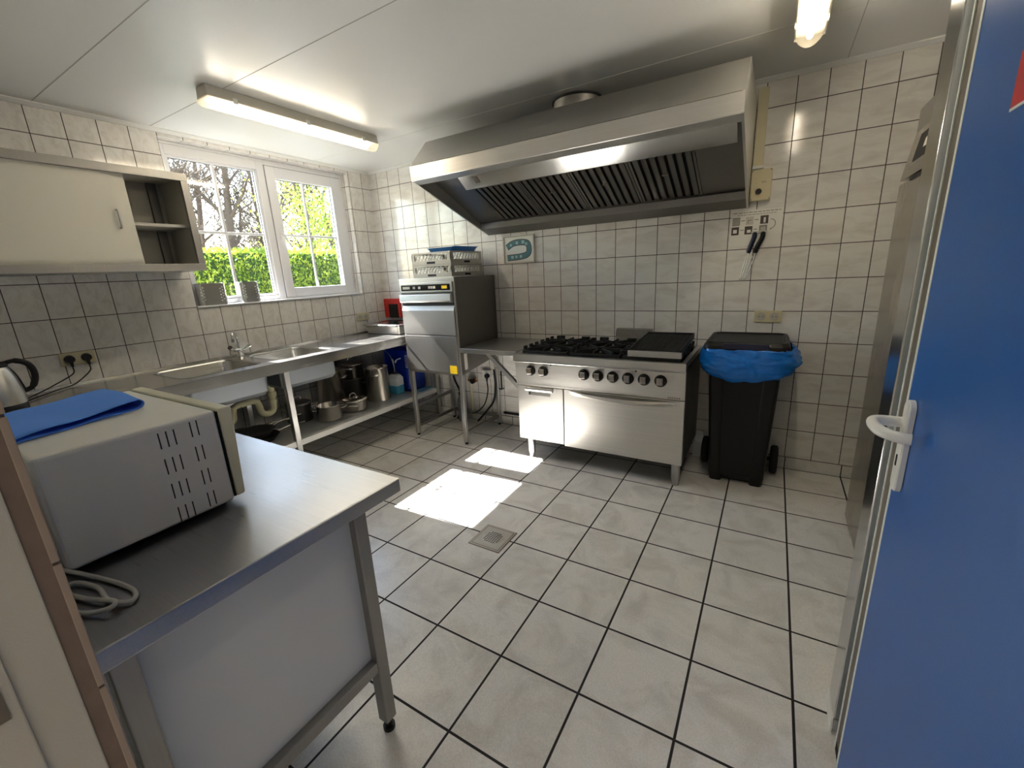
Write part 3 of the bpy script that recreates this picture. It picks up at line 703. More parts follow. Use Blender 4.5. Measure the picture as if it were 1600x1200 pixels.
# blue drum, jug, thin sheet
t = thing('chemical_drum', 'large blue plastic drum at the far end under the bench', 'drum', (.36, -.20, SZ))
b_ = MB(); b_.loft([rr(.37, -.17, .36, .24, .05, z, 5) for z in (SZ, SZ + .02)] + [rr(.37, -.17, .37, .25, .05, SZ + .03, 5), rr(.37, -.17, .37, .25, .05, SZ + .42, 5), rr(.37, -.17, .30, .18, .05, SZ + .46, 5)])
b_.build('body', 'blue_plastic', t, bevel=.004)
b_ = MB(); b_.cyl((.45, -.17, SZ + .46), (.45, -.17, SZ + .50), .03); b_.build('cap', 'black_plastic', t)
b_ = MB(); b_.tube(curve_pts([(.38, -.296, SZ + .30), (.40, -.31, SZ + .32), (.43, -.315, SZ + .335), (.46, -.30, SZ + .345)], 4), .006); b_.build('handle', 'white_plastic', t)
b_ = MB(); b_.box(.515, -.2975, SZ + .25, .54, -.2965, SZ + .38); b_.box(.522, -.2980, SZ + .258, .533, -.2970, SZ + .372, 1); b_.build('label', ['white_plastic', 'blue_plastic'], t)
t = thing('detergent_jug', 'white jug with blue liquid and a clear suction hose', 'jug', (.44, -.38, SZ))
jx, jy = .425, -.37
b_ = MB(); b_.loft([rr(jx, jy, .135, .10, .02, SZ, 4), rr(jx, jy, .14, .105, .02, SZ + .01, 4), rr(jx, jy, .14, .105, .02, SZ + .085, 4)]); b_.build('liquid', 'jug_blue', t, bevel=.003)
b_ = MB(); b_.loft([rr(jx, jy, .14, .105, .02, SZ + .086, 4), rr(jx, jy, .14, .105, .02, SZ + .16, 4), rr(jx, jy, .11, .08, .03, SZ + .19, 4), rr(jx, jy, .055, .055, .02, SZ + .20, 4)]); b_.build('body', 'jug_white', t, bevel=.003)
b_ = MB(); b_.cyl((jx, jy, SZ + .198), (jx, jy, SZ + .222), .024); b_.build('cap', 'black_plastic', t)
b_ = MB(); b_.tube(curve_pts([(jx, jy, SZ + .22), (jx - .01, jy + .005, SZ + .30), (jx - .06, jy + .02, SZ + .38), (jx - .14, jy + .04, SZ + .42), (jx - .2, jy + .05, SZ + .43)], 6), .0035, n=8)
b_.tube(curve_pts([(jx + .01, jy, SZ + .22), (jx + .0, jy + .005, SZ + .29), (jx - .03, jy + .02, SZ + .345), (jx - .01, jy + .03, SZ + .30)], 6), .003, n=8); b_.build('suction_hose', 'cable_grey', t)
b_ = MB(); b_.box(.46, -.25, SZ, .655, -.05, SZ + .004)
tag(b_.build('plastic_sheet', 'cyan_sheet', loc=(.56, -.15, SZ)), 'pale blue plastic sheet lying at the right end of the lower shelf', 'sheet')

# ------------------------------------------------------------------ things on the bench
t = thing('lidded_tray', 'grey metal catering tray with lid at the far end of the bench', 'tray', (.33, -.20, BZ))
b_ = MB(); b_.loft([rr(.335, -.215, .44, .33, .03, BZ + .004, 5), rr(.335, -.215, .47, .36, .03, BZ + .075, 5), rr(.335, -.215, .50, .39, .03, BZ + .078, 5)]); b_.build('body', 'steel_worn', t, bevel=.002)
b_ = MB(); b_.loft([rr(.335, -.215, .505, .395, .03, BZ + .079, 5), rr(.335, -.215, .505, .395, .03, BZ + .094, 5), rr(.335, -.215, .47, .36, .03, BZ + .099, 5), rr(.335, -.215, .44, .33, .03, BZ + .09, 5)]); ld = b_.build('lid', 'steel_y', t, bevel=.001)
b_ = MB(); b_.box(.29, -.245, BZ + .088, .37, -.185, BZ + .112); b_.build('lid_handle', 'black_plastic', ld, bevel=.006)
t = thing('red_box', 'red wall box with a dark front window beside the dishwasher', 'box', (.15, -.02, 1.02))
b_ = MB(); b_.box(.028, -.035, 1.022, .26, -.001, 1.222); b_.build('body', 'red_plastic', t, bevel=.008)
b_ = MB(); b_.box(.10, -.037, 1.022, .235, -.034, 1.165); b_.build('dark_window', 'black_gloss', t)
t = thing('kettle', 'steel electric kettle with black handle at the left edge', 'kettle', (.49, -2.91, BZ))
kx, ky = .49, -2.91
b_ = MB(); b_.lathe([(.08, 0), (.084, .004), (.084, .03), (.078, .034)], (kx, ky, BZ + .001), 32); b_.build('base', 'black_plastic', t)
b_ = MB(); b_.lathe([(.083, .036), (.085, .05), (.083, .10), (.074, .16), (.060, .205), (.055, .215)], (kx, ky, BZ), 32); b_.build('body', 'steel_z', t)
b_ = MB(); b_.lathe([(.057, .215), (.06, .222), (.05, .236), (.015, .243), (.0, .243)], (kx, ky, BZ), 32); b_.build('lid', 'black_plastic', t)
b_ = MB(); b_.tube(curve_pts([(kx, ky + .04, BZ + .228), (kx, ky + .085, BZ + .235), (kx, ky + .125, BZ + .21), (kx, ky + .135, BZ + .155), (kx, ky + .115, BZ + .10), (kx, ky + .082, BZ + .085)], 6), [.010] * 6 + [.0135] * 18 + [.011] * 7, n=10)
b_.tube(curve_pts([(kx, ky + .045, BZ + .225), (kx, ky + .07, BZ + .17), (kx, ky + .086, BZ + .09)], 6), .007, n=8); b_.build('handle', 'black_plastic', t)
b_ = MB(); b_.prism([(ky - .05, BZ + .19), (ky - .09, BZ + .215), (ky - .05, BZ + .218)], 'x', kx - .015, kx + .015); b_.build('spout', 'steel_z', t)
def socket(name, label, origin, ax, mat='cream_plastic', group='double wall sockets'):
    """double earthed socket; ax = 'x' wall plane x=const facing +x, 'y' wall plane y=0 facing -y"""
    ox, oy, oz = origin
    t = thing(name, label, 'socket', origin, group)
    def T(u, n, v): return (ox + n, oy + u, oz + v) if ax == 'x' else (ox + u, oy - n, oz + v)
    def bx(u0, u1, n0, n1, v0, v1, b): b.box(*T(u0, n0, v0), *T(u1, n1, v1))
    b = MB(); bx(-.079, .079, .0005, .012, -.038, .038, b); b.build('plate', mat, t, bevel=.003)
    for u in (-.038, .038):
        b = MB(); b.cyl(T(u, .0118, 0), T(u, .0135, 0), .027, n=24); f_ = b.build('socket_well', 'cream_inside', t)
        b = MB(); b.cyl(T(u - .01, .0134, 0), T(u - .01, .0142, 0), .003); b.cyl(T(u + .01, .0134, 0), T(u + .01, .0142, 0), .003); b.build('pin_hole', 'dark_inside', f_)
    return t, T
socket('wall_socket', 'cream double socket above the wheelie bin', (3.599, -.0, 1.058), 'y')
socket('wall_socket', 'cream double socket in the far corner above the bench', (0, -.315, 1.063), 'x')
t, T = socket('wall_socket', 'cream double socket with two black plugs beside the kettle', (0, -2.495, 1.055), 'x')
for i, (u, end) in enumerate(((-.038, (.36, -2.86)), (.038, (.38, -2.845)))):
    c = thing('power_plug', ('left' if i == 0 else 'right') + ' black plug and cable in the socket beside the kettle', 'plug', T(u, .014, 0), 'plugs beside the kettle')
    b_ = MB(); b_.cyl(T(u, .014, 0), T(u, .04, 0), .024, .020, n=20); b_.cyl(T(u, .03, -.005), T(u, .034, -.045), .011, .006); b_.build('plug', 'black_plastic', c)
    p0 = Vector(T(u, .034, -.045)); e_ = Vector((end[0], end[1], BZ + .006))
    b_ = MB(); b_.tube(curve_pts([p0, p0 + Vector((.012, -.012, -.04)), Vector((.07, p0.y - .10 - .0 * i, BZ + .03 - .018 * i)), Vector((.16, p0.y - .20, BZ + .008)), e_, Vector((.44, -2.90, BZ + .006))], 8), .0035, n=8); b_.build('cable', 'black_rubber', c)

# cutlery cylinders on the sill
for i, (y, x, lab) in enumerate(((-1.665, -.035, 'left perforated steel cutlery container on the window sill'), (-1.50, -.03, 'middle perforated steel cutlery container on the window sill'), (-1.385, -.035, 'right perforated steel cutlery container on the window sill, nearest the mullion'))):
    if i == 1: continue
    r = .078 if i == 0 else .07
    z0 = WZ0 + .0145
    t = thing('cutlery_container', lab, 'container', (x, y, z0), 'cutlery containers on the window sill')
    wd = .20 if i == 0 else .15; dp = .088
    b_ = MB(); L_ = [rr(x, y, dp, wd, .03, z, 5) for z in (z0, z0 + .158)] + [rr(x, y, dp + .004, wd + .004, .032, z0 + .160, 5), rr(x, y, dp - .004, wd - .004, .028, z0 + .160, 5), rr(x, y, dp - .004, wd - .004, .028, z0 + .004, 5)]
    b_.loft(L_, smooth=False); bd = b_.build('body', 'steel_mirror', t)
    b_ = MB()
    for zz in range(5):
        for k in range(2):
            for yy in (y - wd * .40 + k * .016, y + wd * .26 + k * .016):
                zc = z0 + .03 + zz * .022 + (k * .011); b_.cyl((x + dp / 2 - .001, yy, zc), (x + dp / 2 + .0006, yy, zc), .0042, n=10)
    b_.build('perforation', 'white_edge', bd)

# ------------------------------------------------------------------ wall cabinet
CX, CY0, CY1, CZ0, CZ1 = .352, -3.20, -1.828, 1.545, 2.135
t = thing('wall_cabinet', 'steel framed wall cabinet with cream sliding doors left of the window', 'cabinet', (.18, -2.5, CZ0))
b_ = MB()
for (a, c) in (((0.001, CY0, CZ0), (CX - .02, CY1, CZ0 + .02)), ((0.001, CY0, CZ1 - .02), (CX - .02, CY1, CZ1)), ((0.001, CY0, CZ0 + .02), (.008, CY1, CZ1 - .02)), ((0.008, CY1 - .018, CZ0 + .02), (CX - .02, CY1, CZ1 - .02)), ((0.008, CY0, CZ0 + .02), (CX - .02, CY0 + .018, CZ1 - .02))):
    b_.box(*a, *c)
cc = b_.build('carcass', ['cream_inside', 'steel_worn'], t)
for p in cc.data.polygons:
    c = p.center + Vector(t['_o'])
    if c.y > CY1 - .001 or c.z < CZ0 + .001 or c.z > CZ1 - .001: p.material_index = 1
b_ = MB()
b_.box(CX - .022, CY0, CZ0, CX, CY1, CZ0 + .042); b_.box(CX - .022, CY0, CZ1 - .045, CX, CY1, CZ1); b_.box(CX - .022, CY1 - .04, CZ0 + .042, CX, CY1, CZ1 - .045)
b_.box(CX - .022, CY0, CZ0 + .042, CX, CY0 + .04, CZ1 - .045); b_.build('front_frame', 'steel_worn', t, bevel=.002)
b_ = MB(); b_.box(.008, CY0 + .018, 1.815, CX - .06, CY1 - .018, 1.832); b_.build('shelf', 'cream_inside', t)
b_ = MB(); b_.box(.009, CY1 - .10, CZ0 + .02, .03, CY1 - .05, CZ1 - .02); b_.build('back_strip', 'steel_dark', t)  # dark upright strip near the inner back corner
b_ = MB(); b_.box(CX - .034, -2.90, CZ0 + .035, CX - .024, -2.205, CZ1 - .038); d1 = b_.build('sliding_door', 'cream_paint', t)
b_ = MB(); b_.tube(curve_pts([(CX - .024, -2.222, 1.79), (CX - .008, -2.222, 1.793), (CX - .004, -2.222, 1.80), (CX - .003, -2.222, 1.84), (CX - .004, -2.222, 1.88), (CX - .008, -2.222, 1.887), (CX - .024, -2.222, 1.89)], 4), .0055, n=8); b_.build('door_handle', 'steel_z', d1)
b_ = MB(); b_.box(CX - .048, -2.86, CZ0 + .035, CX - .038, -2.145, CZ1 - .038); b_.build('sliding_door', 'cream_paint', t)

# ------------------------------------------------------------------ dishwasher on its stand
X0, X1, Y0 = .862, 1.455, -.60
t = thing('dishwasher', 'stainless steel undercounter glass washer raised on a leg stand', 'dishwasher', ((X0 + X1) / 2, -.3, 0))
b_ = MB(); b_.prism([(Y0 + .012, .615), (-.012, .690), (-.012, 1.415), (Y0 + .012, 1.415)], 'x', X0, X1); b_.build('body', 'steel_dark', t, bevel=.003)
b_ = MB(); b_.box(X0, Y0, 1.375, X1, Y0 + .012, 1.418); b_.box(X0, Y0, .615, X0 + .012, Y0 + .012, 1.375); b_.box(X1 - .012, Y0, .615, X1, Y0 + .012, 1.375)
b_.build('front_frame', 'steel_x', t, bevel=.002)
b_ = MB(); b_.box(X0 + .014, Y0 - .012, 1.305, X1 - .014, Y0 + .012, 1.383); cp = b_.build('control_panel', 'steel_x', t, bevel=.003)
b_ = MB(); b_.box(X0 + .03, Y0 - .0135, 1.318, X1 - .035, Y0 - .0115, 1.366); ds = b_.build('display_strip', 'black_gloss', cp)
b_ = MB()
for (xa, xb) in ((.05, .13), (.165, .19), (.225, .25), (.335, .355), (.36, .38), (.385, .41)):
    b_.box(X0 + xa, Y0 - .0145, 1.332, X0 + xb, Y0 - .0134, 1.352)
b_.build('button', 'print_light', ds)
b_ = MB(); b_.box(X0 + .475, Y0 - .0145, 1.330, X0 + .53, Y0 - .0134, 1.354); b_.build('indicator', 'yellow_label', ds)
b_ = MB(); b_.prism([(Y0 + .012, 1.215), (Y0 - .035, 1.225), (Y0 - .04, 1.24), (Y0 - .036, 1.288), (Y0 + .012, 1.298)], 'x', X0 + .02, X1 - .02); b_.build('handle', 'steel_x', t, bevel=.003)
b_ = MB(); b_.box(X0 + .02, Y0 + .002, 1.19, X1 - .02, Y0 + .012, 1.215); b_.build('handle_recess', 'dark_inside', t)
b_ = MB(); b_.prism([(Y0 + .012, .952), (Y0 - .014, .952), (Y0 - .014, 1.155), (Y0 + .005, 1.20), (Y0 + .012, 1.20)], 'x', X0 + .014, X1 - .014); b_.build('door', 'steel_worn', t, bevel=.002)
b_ = MB(); b_.prism([(Y0 + .012, .62), (Y0 + .002, .612), (Y0 - .014, .64), (Y0 - .014, .945), (Y0 + .012, .945)], 'x', X0 + .014, X1 - .014); pn = b_.build('front_panel', 'steel_worn', t, bevel=.002)
b_ = MB(); b_.box(1.352, Y0 - .0152, .632, 1.425, Y0 - .0138, .700); b_.build('warning_label', 'yellow_label', pn)
b_ = MB(); b_.box(X1 - .0005, -.545, .655, X1 + .0008, -.505, .79); b_.build('side_label', 'print_light', t)
for x in (X0 + .018, X1 - .018):
    for y in (Y0 + .018, -.045):
        b_ = MB(); b_.box(x - .017, y - .017, .02, x + .017, y + .017, .64); lg = b_.build('leg', 'steel_z', t, bevel=.002)
        b_ = MB(); b_.cyl((x, y, 0), (x, y, .022), .013); b_.build('foot', 'black_plastic', lg)
b_ = MB()
for x in (X0 + .018, X1 - .018): b_.box(x - .013, Y0 + .036, .075, x + .013, -.063, .105)
b_.box(X0 + .036, -.06, .075, X1 - .036, -.03, .105); b_.box(X0 + .005, Y0 + .036, .27, X0 + .03, -.063, .30)
b_.build('stand_rail', 'steel_worn', t, bevel=.002)
def rack(z, label):
    t = thing('dish_rack', label, 'rack', (1.16, -.27, z), 'grey dish racks stacked on the dishwasher')
    xa, xb, ya, yb, h = .955, 1.375, -.515, -.08, .100
    b = MB()
    for (a, c) in (((xa, ya, z), (xb, ya + .01, z + .036)), ((xa, yb - .01, z), (xb, yb, z + .036)), ((xa, ya + .01, z), (xa + .01, yb - .01, z + .036)), ((xb - .01, ya + .01, z), (xb, yb - .01, z + .036)),
                   ((xa, ya, z + .086), (xb, ya + .01, z + h)), ((xa, yb - .01, z + .086), (xb, yb, z + h)), ((xa, ya + .01, z + .086), (xa + .01, yb - .01, z + h)), ((xb - .01, ya + .01, z + .086), (xb, yb - .01, z + h))):
        b.box(*a, *c)
    for (x, y) in ((xa, ya), (xb - .03, ya), (xa, yb - .01), (xb - .03, yb - .01)): b.box(x, y, z + .036, x + .03, y + .01, z + .086)
    for (x, y) in ((xa, ya), (xb - .01, ya), (xa, yb - .04), (xb - .01, yb - .04)): b.box(x, y, z + .036, x + .01, y + .04, z + .086)
    b.build('frame', 'rack_grey', t, bevel=.0015)
    b = MB(); n = 9
    for i in range(n):
        for y in (ya + .005, yb - .005):
            x0 = xa + .03 + (xb - xa - .06) * i / n; x1 = xa + .03 + (xb - xa - .06) * (i + 1) / n
            b.beam((x0, y, z + .036), (x1, y, z + .086), .0035, .005); b.beam((x1, y, z + .036), (x0, y, z + .086), .0035, .005)
        for x in (xa + .005, xb - .005):
            y0 = ya + .04 + (yb - ya - .08) * i / n; y1 = ya + .04 + (yb - ya - .08) * (i + .7) / n
            b.beam((x, y0, z + .036), (x, y1, z + .086), .005, .006)
    b.build('lattice', 'rack_grey', t)
    b = MB()
    for k in range(9):
        b.box(xa + .01, ya + .03 + k * .045, z + .002, xb - .01, ya + .036 + k * .045, z + .008); b.box(xa + .03 + k * .043, ya + .01, z + .002, xa + .036 + k * .043, yb - .01, z + .008)
    b.build('bottom_grid', 'rack_grey', t)
    b = MB(); b.box((xa + xb) / 2 - .045, ya - .001, z + .008, (xa + xb) / 2 + .045, ya + .002, z + .026); b.box(xb - .002, (ya + yb) / 2 - .04, z + .008, xb + .001, (ya + yb) / 2 + .04, z + .024); b.build('grip_slot', 'dark_inside', t)
rack(1.4195, 'grey lattice dish rack, the lower of two on the dishwasher')
rack(1.5205, 'grey lattice dish rack, the upper of two on the dishwasher')
b_ = MB(); z_ = 1.6215; L_ = []
nL = 48
def wob(cx, cy, w_, d_, z, amp):
    o = []
    for i, v in enumerate(rr(cx, cy, w_, d_, .03, z, 11)): 
        o.append(Vector((v.x, v.y, v.z + amp * (abs(v.x - 1.235) / .15) ** 2)))
    return o
L_ = [wob(1.235, -.30, .26, .30, z_, 0), wob(1.235, -.30, .30, .34, z_ + .022, .012), wob(1.235, -.30, .315, .355, z_ + .023, .012), wob(1.235, -.30, .295, .335, z_ + .021, .012), wob(1.235, -.30, .255, .295, z_ + .004, 0)]
b_.loft(L_); tag(b_.build('plastic_tray', 'blue_tray', loc=(1.2, -.3, z_)), 'shallow blue plastic tray on top of the stacked dish racks', 'tray')

# ------------------------------------------------------------------ side worktop and what hangs below it
t = thing('side_worktop', 'stainless worktop bridging the dishwasher and the cooker', 'worktop', (1.73, -.3, .85))
b_ = MB(); b_.box(1.462, -.605, .812, 1.995, -.012, .850); b_.build('top', 'steel_x', t, bevel=.003)
b_ = MB(); b_.beam((1.70, -.55, .812), (1.975, -.55, .56), .03, .03, up=(0, 1, 0)); b_.build('brace', 'steel_worn', t)
b_ = MB(); b_.beam((1.70, -.05, .812), (1.975, -.05, .56), .03, .03, up=(0, 1, 0)); b_.build('brace', 'steel_worn', t)
t = thing('appliance_socket', 'white wall socket with black plug behind the dishwasher stand', 'socket', (1.33, -.02, .46))
b_ = MB(); b_.box(1.27, -.045, .455, 1.36, -.001, .53); b_.build('box', 'white_plastic', t, bevel=.004)
b_ = MB(); b_.cyl((1.335, -.045, .48), (1.335, -.075, .48), .022); b_.cyl((1.335, -.065, .475), (1.335, -.068, .43), .012, .007); b_.build('plug', 'black_plastic', t)
b_ = MB(); b_.tube(curve_pts([(1.335, -.067, .43), (1.34, -.07, .33), (1.30, -.08, .20), (1.22, -.09, .12), (1.15, -.09, .09)], 7), .006, n=8); b_.build('cable', 'black_rubber', t)
t = thing('water_valve', 'brass water valve on the tiled wall behind the dishwasher stand', 'valve', (1.15, -.03, .40))
b_ = MB(); b_.cyl((1.15, -.001, .42), (1.15, -.07, .42), .016); b_.cyl((1.11, -.06, .42), (1.21, -.06, .42), .012); b_.build('body', 'brass', t)
b_ = MB(); b_.cyl((1.18, -.07, .42), (1.18, -.10, .42), .024); b_.build('knob', 'black_plastic', t)
b_ = MB(); b_.cyl((1.13, -.06, .41), (1.12, -.03, .02), .012); tag(b_.build('water_pipe', 'pipe_cream', loc=(1.13, -.04, .02)), 'cream water pipe running down from the brass valve', 'pipe')
for i, (pts, lab) in enumerate(((([(1.42, -.06, .55), (1.43, -.07, .40), (1.41, -.08, .25), (1.33, -.09, .14), (1.22, -.10, .02)]), 'black hose hanging on the right behind the dishwasher stand'),
                               (([(.93, -.10, .60), (.96, -.09, .42), (1.02, -.09, .30), (1.05, -.10, .16), (.98, -.12, .02)]), 'black drain hose on the left behind the dishwasher stand'))):
    b_ = MB(); b_.tube(curve_pts(pts, 7), .010, n=8); tag(b_.build('hose', 'black_rubber', loc=pts[-1]), lab, 'hose', 'hoses behind the dishwasher')
t = thing('pump_bottle', 'grey cylinder filter standing behind the dishwasher stand', 'filter', (1.03, -.09, .0))
b_ = MB(); b_.lathe([(.04, .0), (.042, .01), (.042, .22), (.03, .25), (.02, .27)], (1.03, -.095, 0), 24); b_.build('body', 'grey_pvc', t)
b_ = MB(); b_.cyl((1.03, -.095, .27), (1.03, -.095, .30), .025); b_.build('cap', 'black_plastic', t)
b_ = MB(); b_.tube([(1.48, -.02, .116), (1.99, -.02, .116)], .012); b_.tube([(1.99, -.02, .116), (2.04, -.04, .116)], .012)
tag(b_.build('gas_pipe', 'black_rubber', loc=(1.7, -.02, .116)), 'black pipe running along the wall foot to the cooker', 'pipe')
b_ = MB(); b_.tube([(1.49, -.012, .55), (1.49, -.05, .55), (1.49, -.05, .36), (1.49, -.012, .36)], .007); b_.tube([(1.42, -.03, .36), (1.49, -.05, .36)], .007)
tag(b_.build('wall_bracket', 'black_plastic', loc=(1.49, -.02, .45)), 'black bracket on the wall under the side worktop', 'bracket')

# ------------------------------------------------------------------ gas range
X0, X1 = 2.003, 3.208
t = thing('gas_range', 'wide stainless steel gas cooker with six burners and large oven', 'cooker', (2.6, -.32, 0))
b_ = MB(); b_.box(X0, -.60, .165, X1, -.03, .815); b_.build('body', 'steel_dark', t, bevel=.002)
b_ = MB(); b_.tube([(X0, -.660, .790), (X1, -.660, .790)], .006, n=12); b_.build('front_lip', 'steel_mirror', t)
b_ = MB(); b_.prism([(-.60, .605), (-.632, .605), (-.632, .628), (-.640, .790), (-.60, .795)], 'x', X0, X1); cp = b_.build('control_panel', 'steel_range', t, bevel=.002)
b_ = MB()
outer = [(X0, -.665), (X1, -.665), (X1, -.012), (X0, -.012)]; vs, fs = plate(outer, [[(X0 + .04, -.62), (X1 - .03, -.62), (X1 - .03, -.06), (X0 + .04, -.06)]], .846); b_.add(vs, fs)
b_.box(X0, -.665, .795, X1, -.660, .846); b_.box(X0, -.665, .790, X1, -.60, .797); b_.box(X0, -.66, .797, X0 + .004, -.012, .846); b_.box(X1 - .004, -.66, .797, X1, -.012, .846); b_.box(X0, -.016, .797, X1, -.012, .846)
b_.build('hob_top', 'steel_range', t, fixn=False)
b_ = MB(); b_.box(X0 + .04, -.62, .816, X1 - .03, -.06, .822); b_.build('drip_pan', 'black_gloss', t)
b_ = MB()
bx_ = [2.235, 2.61, 2.985]
for x in bx_:
    for y in (-.48, -.20):
        b = MB(); b.lathe([(.055, .822), (.055, .836), (.042, .842), (.042, .850), (.0, .853)], (x, y, 0), 24); bu = b.build('burner', 'black_iron', t)
        b = MB(); b.lathe([(.018, .853), (.018, .858), (0, .860)], (x, y, 0), 16); b.build('burner_cap', 'steel_x', bu)
for i, x in enumerate(bx_):
    for y in (-.48, -.20):
        b = MB(); w_, d_ = .178, .135
        for (a, c) in (((x - w_, y - d_, .848), (x + w_, y - d_ + .014, .866)), ((x - w_, y + d_ - .014, .848), (x + w_, y + d_, .866)), ((x - w_, y - d_ + .014, .848), (x - w_ + .014, y + d_ - .014, .866)), ((x + w_ - .014, y - d_ + .014, .848), (x + w_, y + d_ - .014, .866))): b.box(*a, *c)
        for k in range(8):
            a = k * pi / 4; dx, dy = math.cos(a), math.sin(a); L_ = min(w_ / max(abs(dx), .01), d_ / max(abs(dy), .01))
            b.beam((x + dx * .03, y + dy * .03, .872), (x + dx * L_ * .98, y + dy * L_ * .98, .872), .012, .026)
        for sx in (-1, 1):
            for k in range(3): b.box(x + sx * w_ - .007, y - d_ + .03 + k * .09, .866, x + sx * w_ + .007, y - d_ + .07 + k * .09, .892)
        for sx in (-.11, .11): b.box(x + sx - .035, y + d_ - .014, .866, x + sx + .035, y + d_, .894)
        for (sx, sy) in ((-1, -1), (1, -1), (1, 1), (-1, 1)): b.box(x + sx * (w_ - .01) - .008, y + sy * (d_ - .01) - .008, .82, x + sx * (w_ - .01) + .008, y + sy * (d_ - .01) + .008, .85)
        b.build('pan_support', 'black_iron', t, bevel=.0015)
for i, x in enumerate((2.134, 2.236, 2.548, 2.649, 2.751, 2.853, 2.956, 3.059)):
    z = .722; y = -.637
    b = MB(); b.lathe([(.039, 0), (.039, .004), (.034, .012), (.033, .016)], (x, y, z), 28, M=Matrix.Rotation(pi / 2, 4, 'X')); kb = b.build('knob', 'black_plastic', t)
    b = MB(); b.box(x - .019, y - .036, z - .022, x + .019, y - .014, z + .024); b.build('knob_grip', 'steel_pan', kb, bevel=.004)
b_ = MB()
for x in (2.30, 2.905): b_.cyl((x, -.638, .775), (x, -.643, .775), .006)
b_.build('ignition_button', 'black_plastic', cp)
tx = [3.105, 3.118, 3.131, 3.144, 3.157, 3.170]
b_ = MB()
for i, x in enumerate(tx): b_.box(x, -.6335, .612, x + .009, -.6318, .622); 
b_.build('brand_lettering', 'print_mid', cp)
b_ = MB(); b_.box(X0 + .002, -.622, .170, 2.382, -.60, .598); d1 = b_.build('cabinet_door', 'steel_range', t, bevel=.003)
b_ = MB(); b_.prism([(-.622, .575), (-.634, .590), (-.640, .575), (-.634, .562), (-.622, .560)], 'x', 2.075, 2.30); b_.build('door_handle', 'steel_range', d1, bevel=.002)
b_ = MB(); b_.box(2.10, -.6235, .530, 2.28, -.6215, .553); b_.box(2.10, -.6242, .530, 2.118, -.6232, .553, 1); b_.build('handle_recess', ['steel_dark', 'dark_inside'], d1)
b_ = MB(); b_.box(2.388, -.622, .160, X1 - .002, -.60, .598); d2 = b_.build('oven_door', 'steel_range', t, bevel=.003)
b_ = MB(); n_ = 24; vs = []; fs = []
for i in range(n_ + 1):
    u = i / n_; x = 2.43 + .75 * u; bow = math.sin(pi * u); zt = .590; 
    vs += [(x, -.622, zt), (x, -.622 - .045 * bow - .001, zt - .010 * bow), (x, -.622 - .048 * bow - .001, zt - .010 * bow - .022 * bow - .002), (x, -.622, zt - .028 - .028 * bow)]
for i in range(n_):
    for k in range(4): fs.append((i * 4 + k, i * 4 + (k + 1) % 4, (i + 1) * 4 + (k + 1) % 4, (i + 1) * 4 + k))
b_.add(vs, fs, 0, False); b_.build('door_handle', 'steel_range', d2)
for (x, y) in ((2.075, -.56), (3.165, -.575), (2.075, -.09), (3.15, -.09)):
    b = MB(); b.lathe([(.020, 0), (.022, .004), (.022, .03), (.027, .035), (.029, .168)], (x, y, 0), 24); b.build('leg', 'steel_z', t)
t = thing('griddle_plate', 'ribbed black griddle plate lying over the right burners', 'griddle', (3.0, -.36, .90))
M_ = Matrix.Translation((3.01, -.37, .905)) @ Matrix.Rotation(math.radians(4.0), 4, 'X')
b_ = MB(); b_.box(-.16, -.245, -.006, .16, .25, .020, 0, M_); b_.box(-.16, .235, .02, .16, .25, .032, 0, M_); b_.box(-.16, -.245, .02, -.15, .25, .030, 0, M_); b_.box(.15, -.245, .02, .16, .25, .030, 0, M_)
b_.build('plate', 'black_iron', t, bevel=.002)
b_ = MB()
for k in range(22): b_.box(-.145 + k * .0133, -.235, .02, -.139 + k * .0133, .232, .025, 0, M_)
b_.build('rib', 'black_iron', t)
b_ = MB(); b_.box(-.165, -.262, -.020, .165, -.245, .018, 0, M_); b_.build('front_edge', 'steel_x', t, bevel=.002)
t = thing('flue_grille', 'corrugated steel flue grille at the back of the cooker', 'grille', (2.72, -.05, .85))
b_ = MB(); b_.prism([(-.012, .847), (-.06, .847), (-.06, .895), (-.045, .955), (-.012, .962)], 'x', 2.585, 2.86); b_.build('housing', 'steel_worn', t, bevel=.001)
b_ = MB()
for k in range(26): b_.beam((2.593 + k * .0103, -.061, .897), (2.593 + k * .0103, -.046, .955), .003, .003)
b_.build('slot', 'dark_inside', t)

# ------------------------------------------------------------------ wheelie bin
t = thing('wheelie_bin', 'black wheelie bin lined with a blue bag beside the cooker', 'bin', (3.5, -.27, 0))
b_ = MB(); L_ = []
cx = 3.505
for (z, w_, y0, y1, r) in ((.02, .30, -.375, -.135, .03), (.06, .325, -.395, -.11, .03), (.60, .375, -.445, -.075, .03), (.84, .395, -.465, -.055, .03), (.845, .44, -.49, -.045, .035), (.885, .44, -.49, -.045, .035)):
    L_.append(rr(cx, (y0 + y1) / 2, w_, y1 - y0, r, z, 5))
b_.loft(L_); bd = b_.build('body', 'black_plastic', t, bevel=.003)
b_ = MB()
for s_ in (-1, 1):
    b_.loft([rr(cx + s_ * .118, -.365, .07, .05, .02, .0, 4), rr(cx + s_ * .125, -.375, .075, .055, .02, .06, 4), rr(cx + s_ * .14, -.425, .085, .055, .02, .60, 4), rr(cx + s_ * .15, -.44, .09, .06, .02, .83, 4)])
b_.build('corner_rib', 'black_plastic', bd)
b_ = MB(); b_.loft([rr(cx - .002, -.27, .455, .46, .05, .905, 6), rr(cx - .002, -.27, .46, .465, .05, .915, 6), rr(cx - .002, -.27, .455, .46, .05, .935, 6), rr(cx - .002, -.265, .43, .43, .05, .957, 6), rr(cx - .002, -.26, .40, .40, .05, .957, 6), rr(cx - .002, -.25, .385, .36, .05, .948, 6)], smooth=False)
ld = b_.build('lid', 'black_plastic', t, bevel=.004)
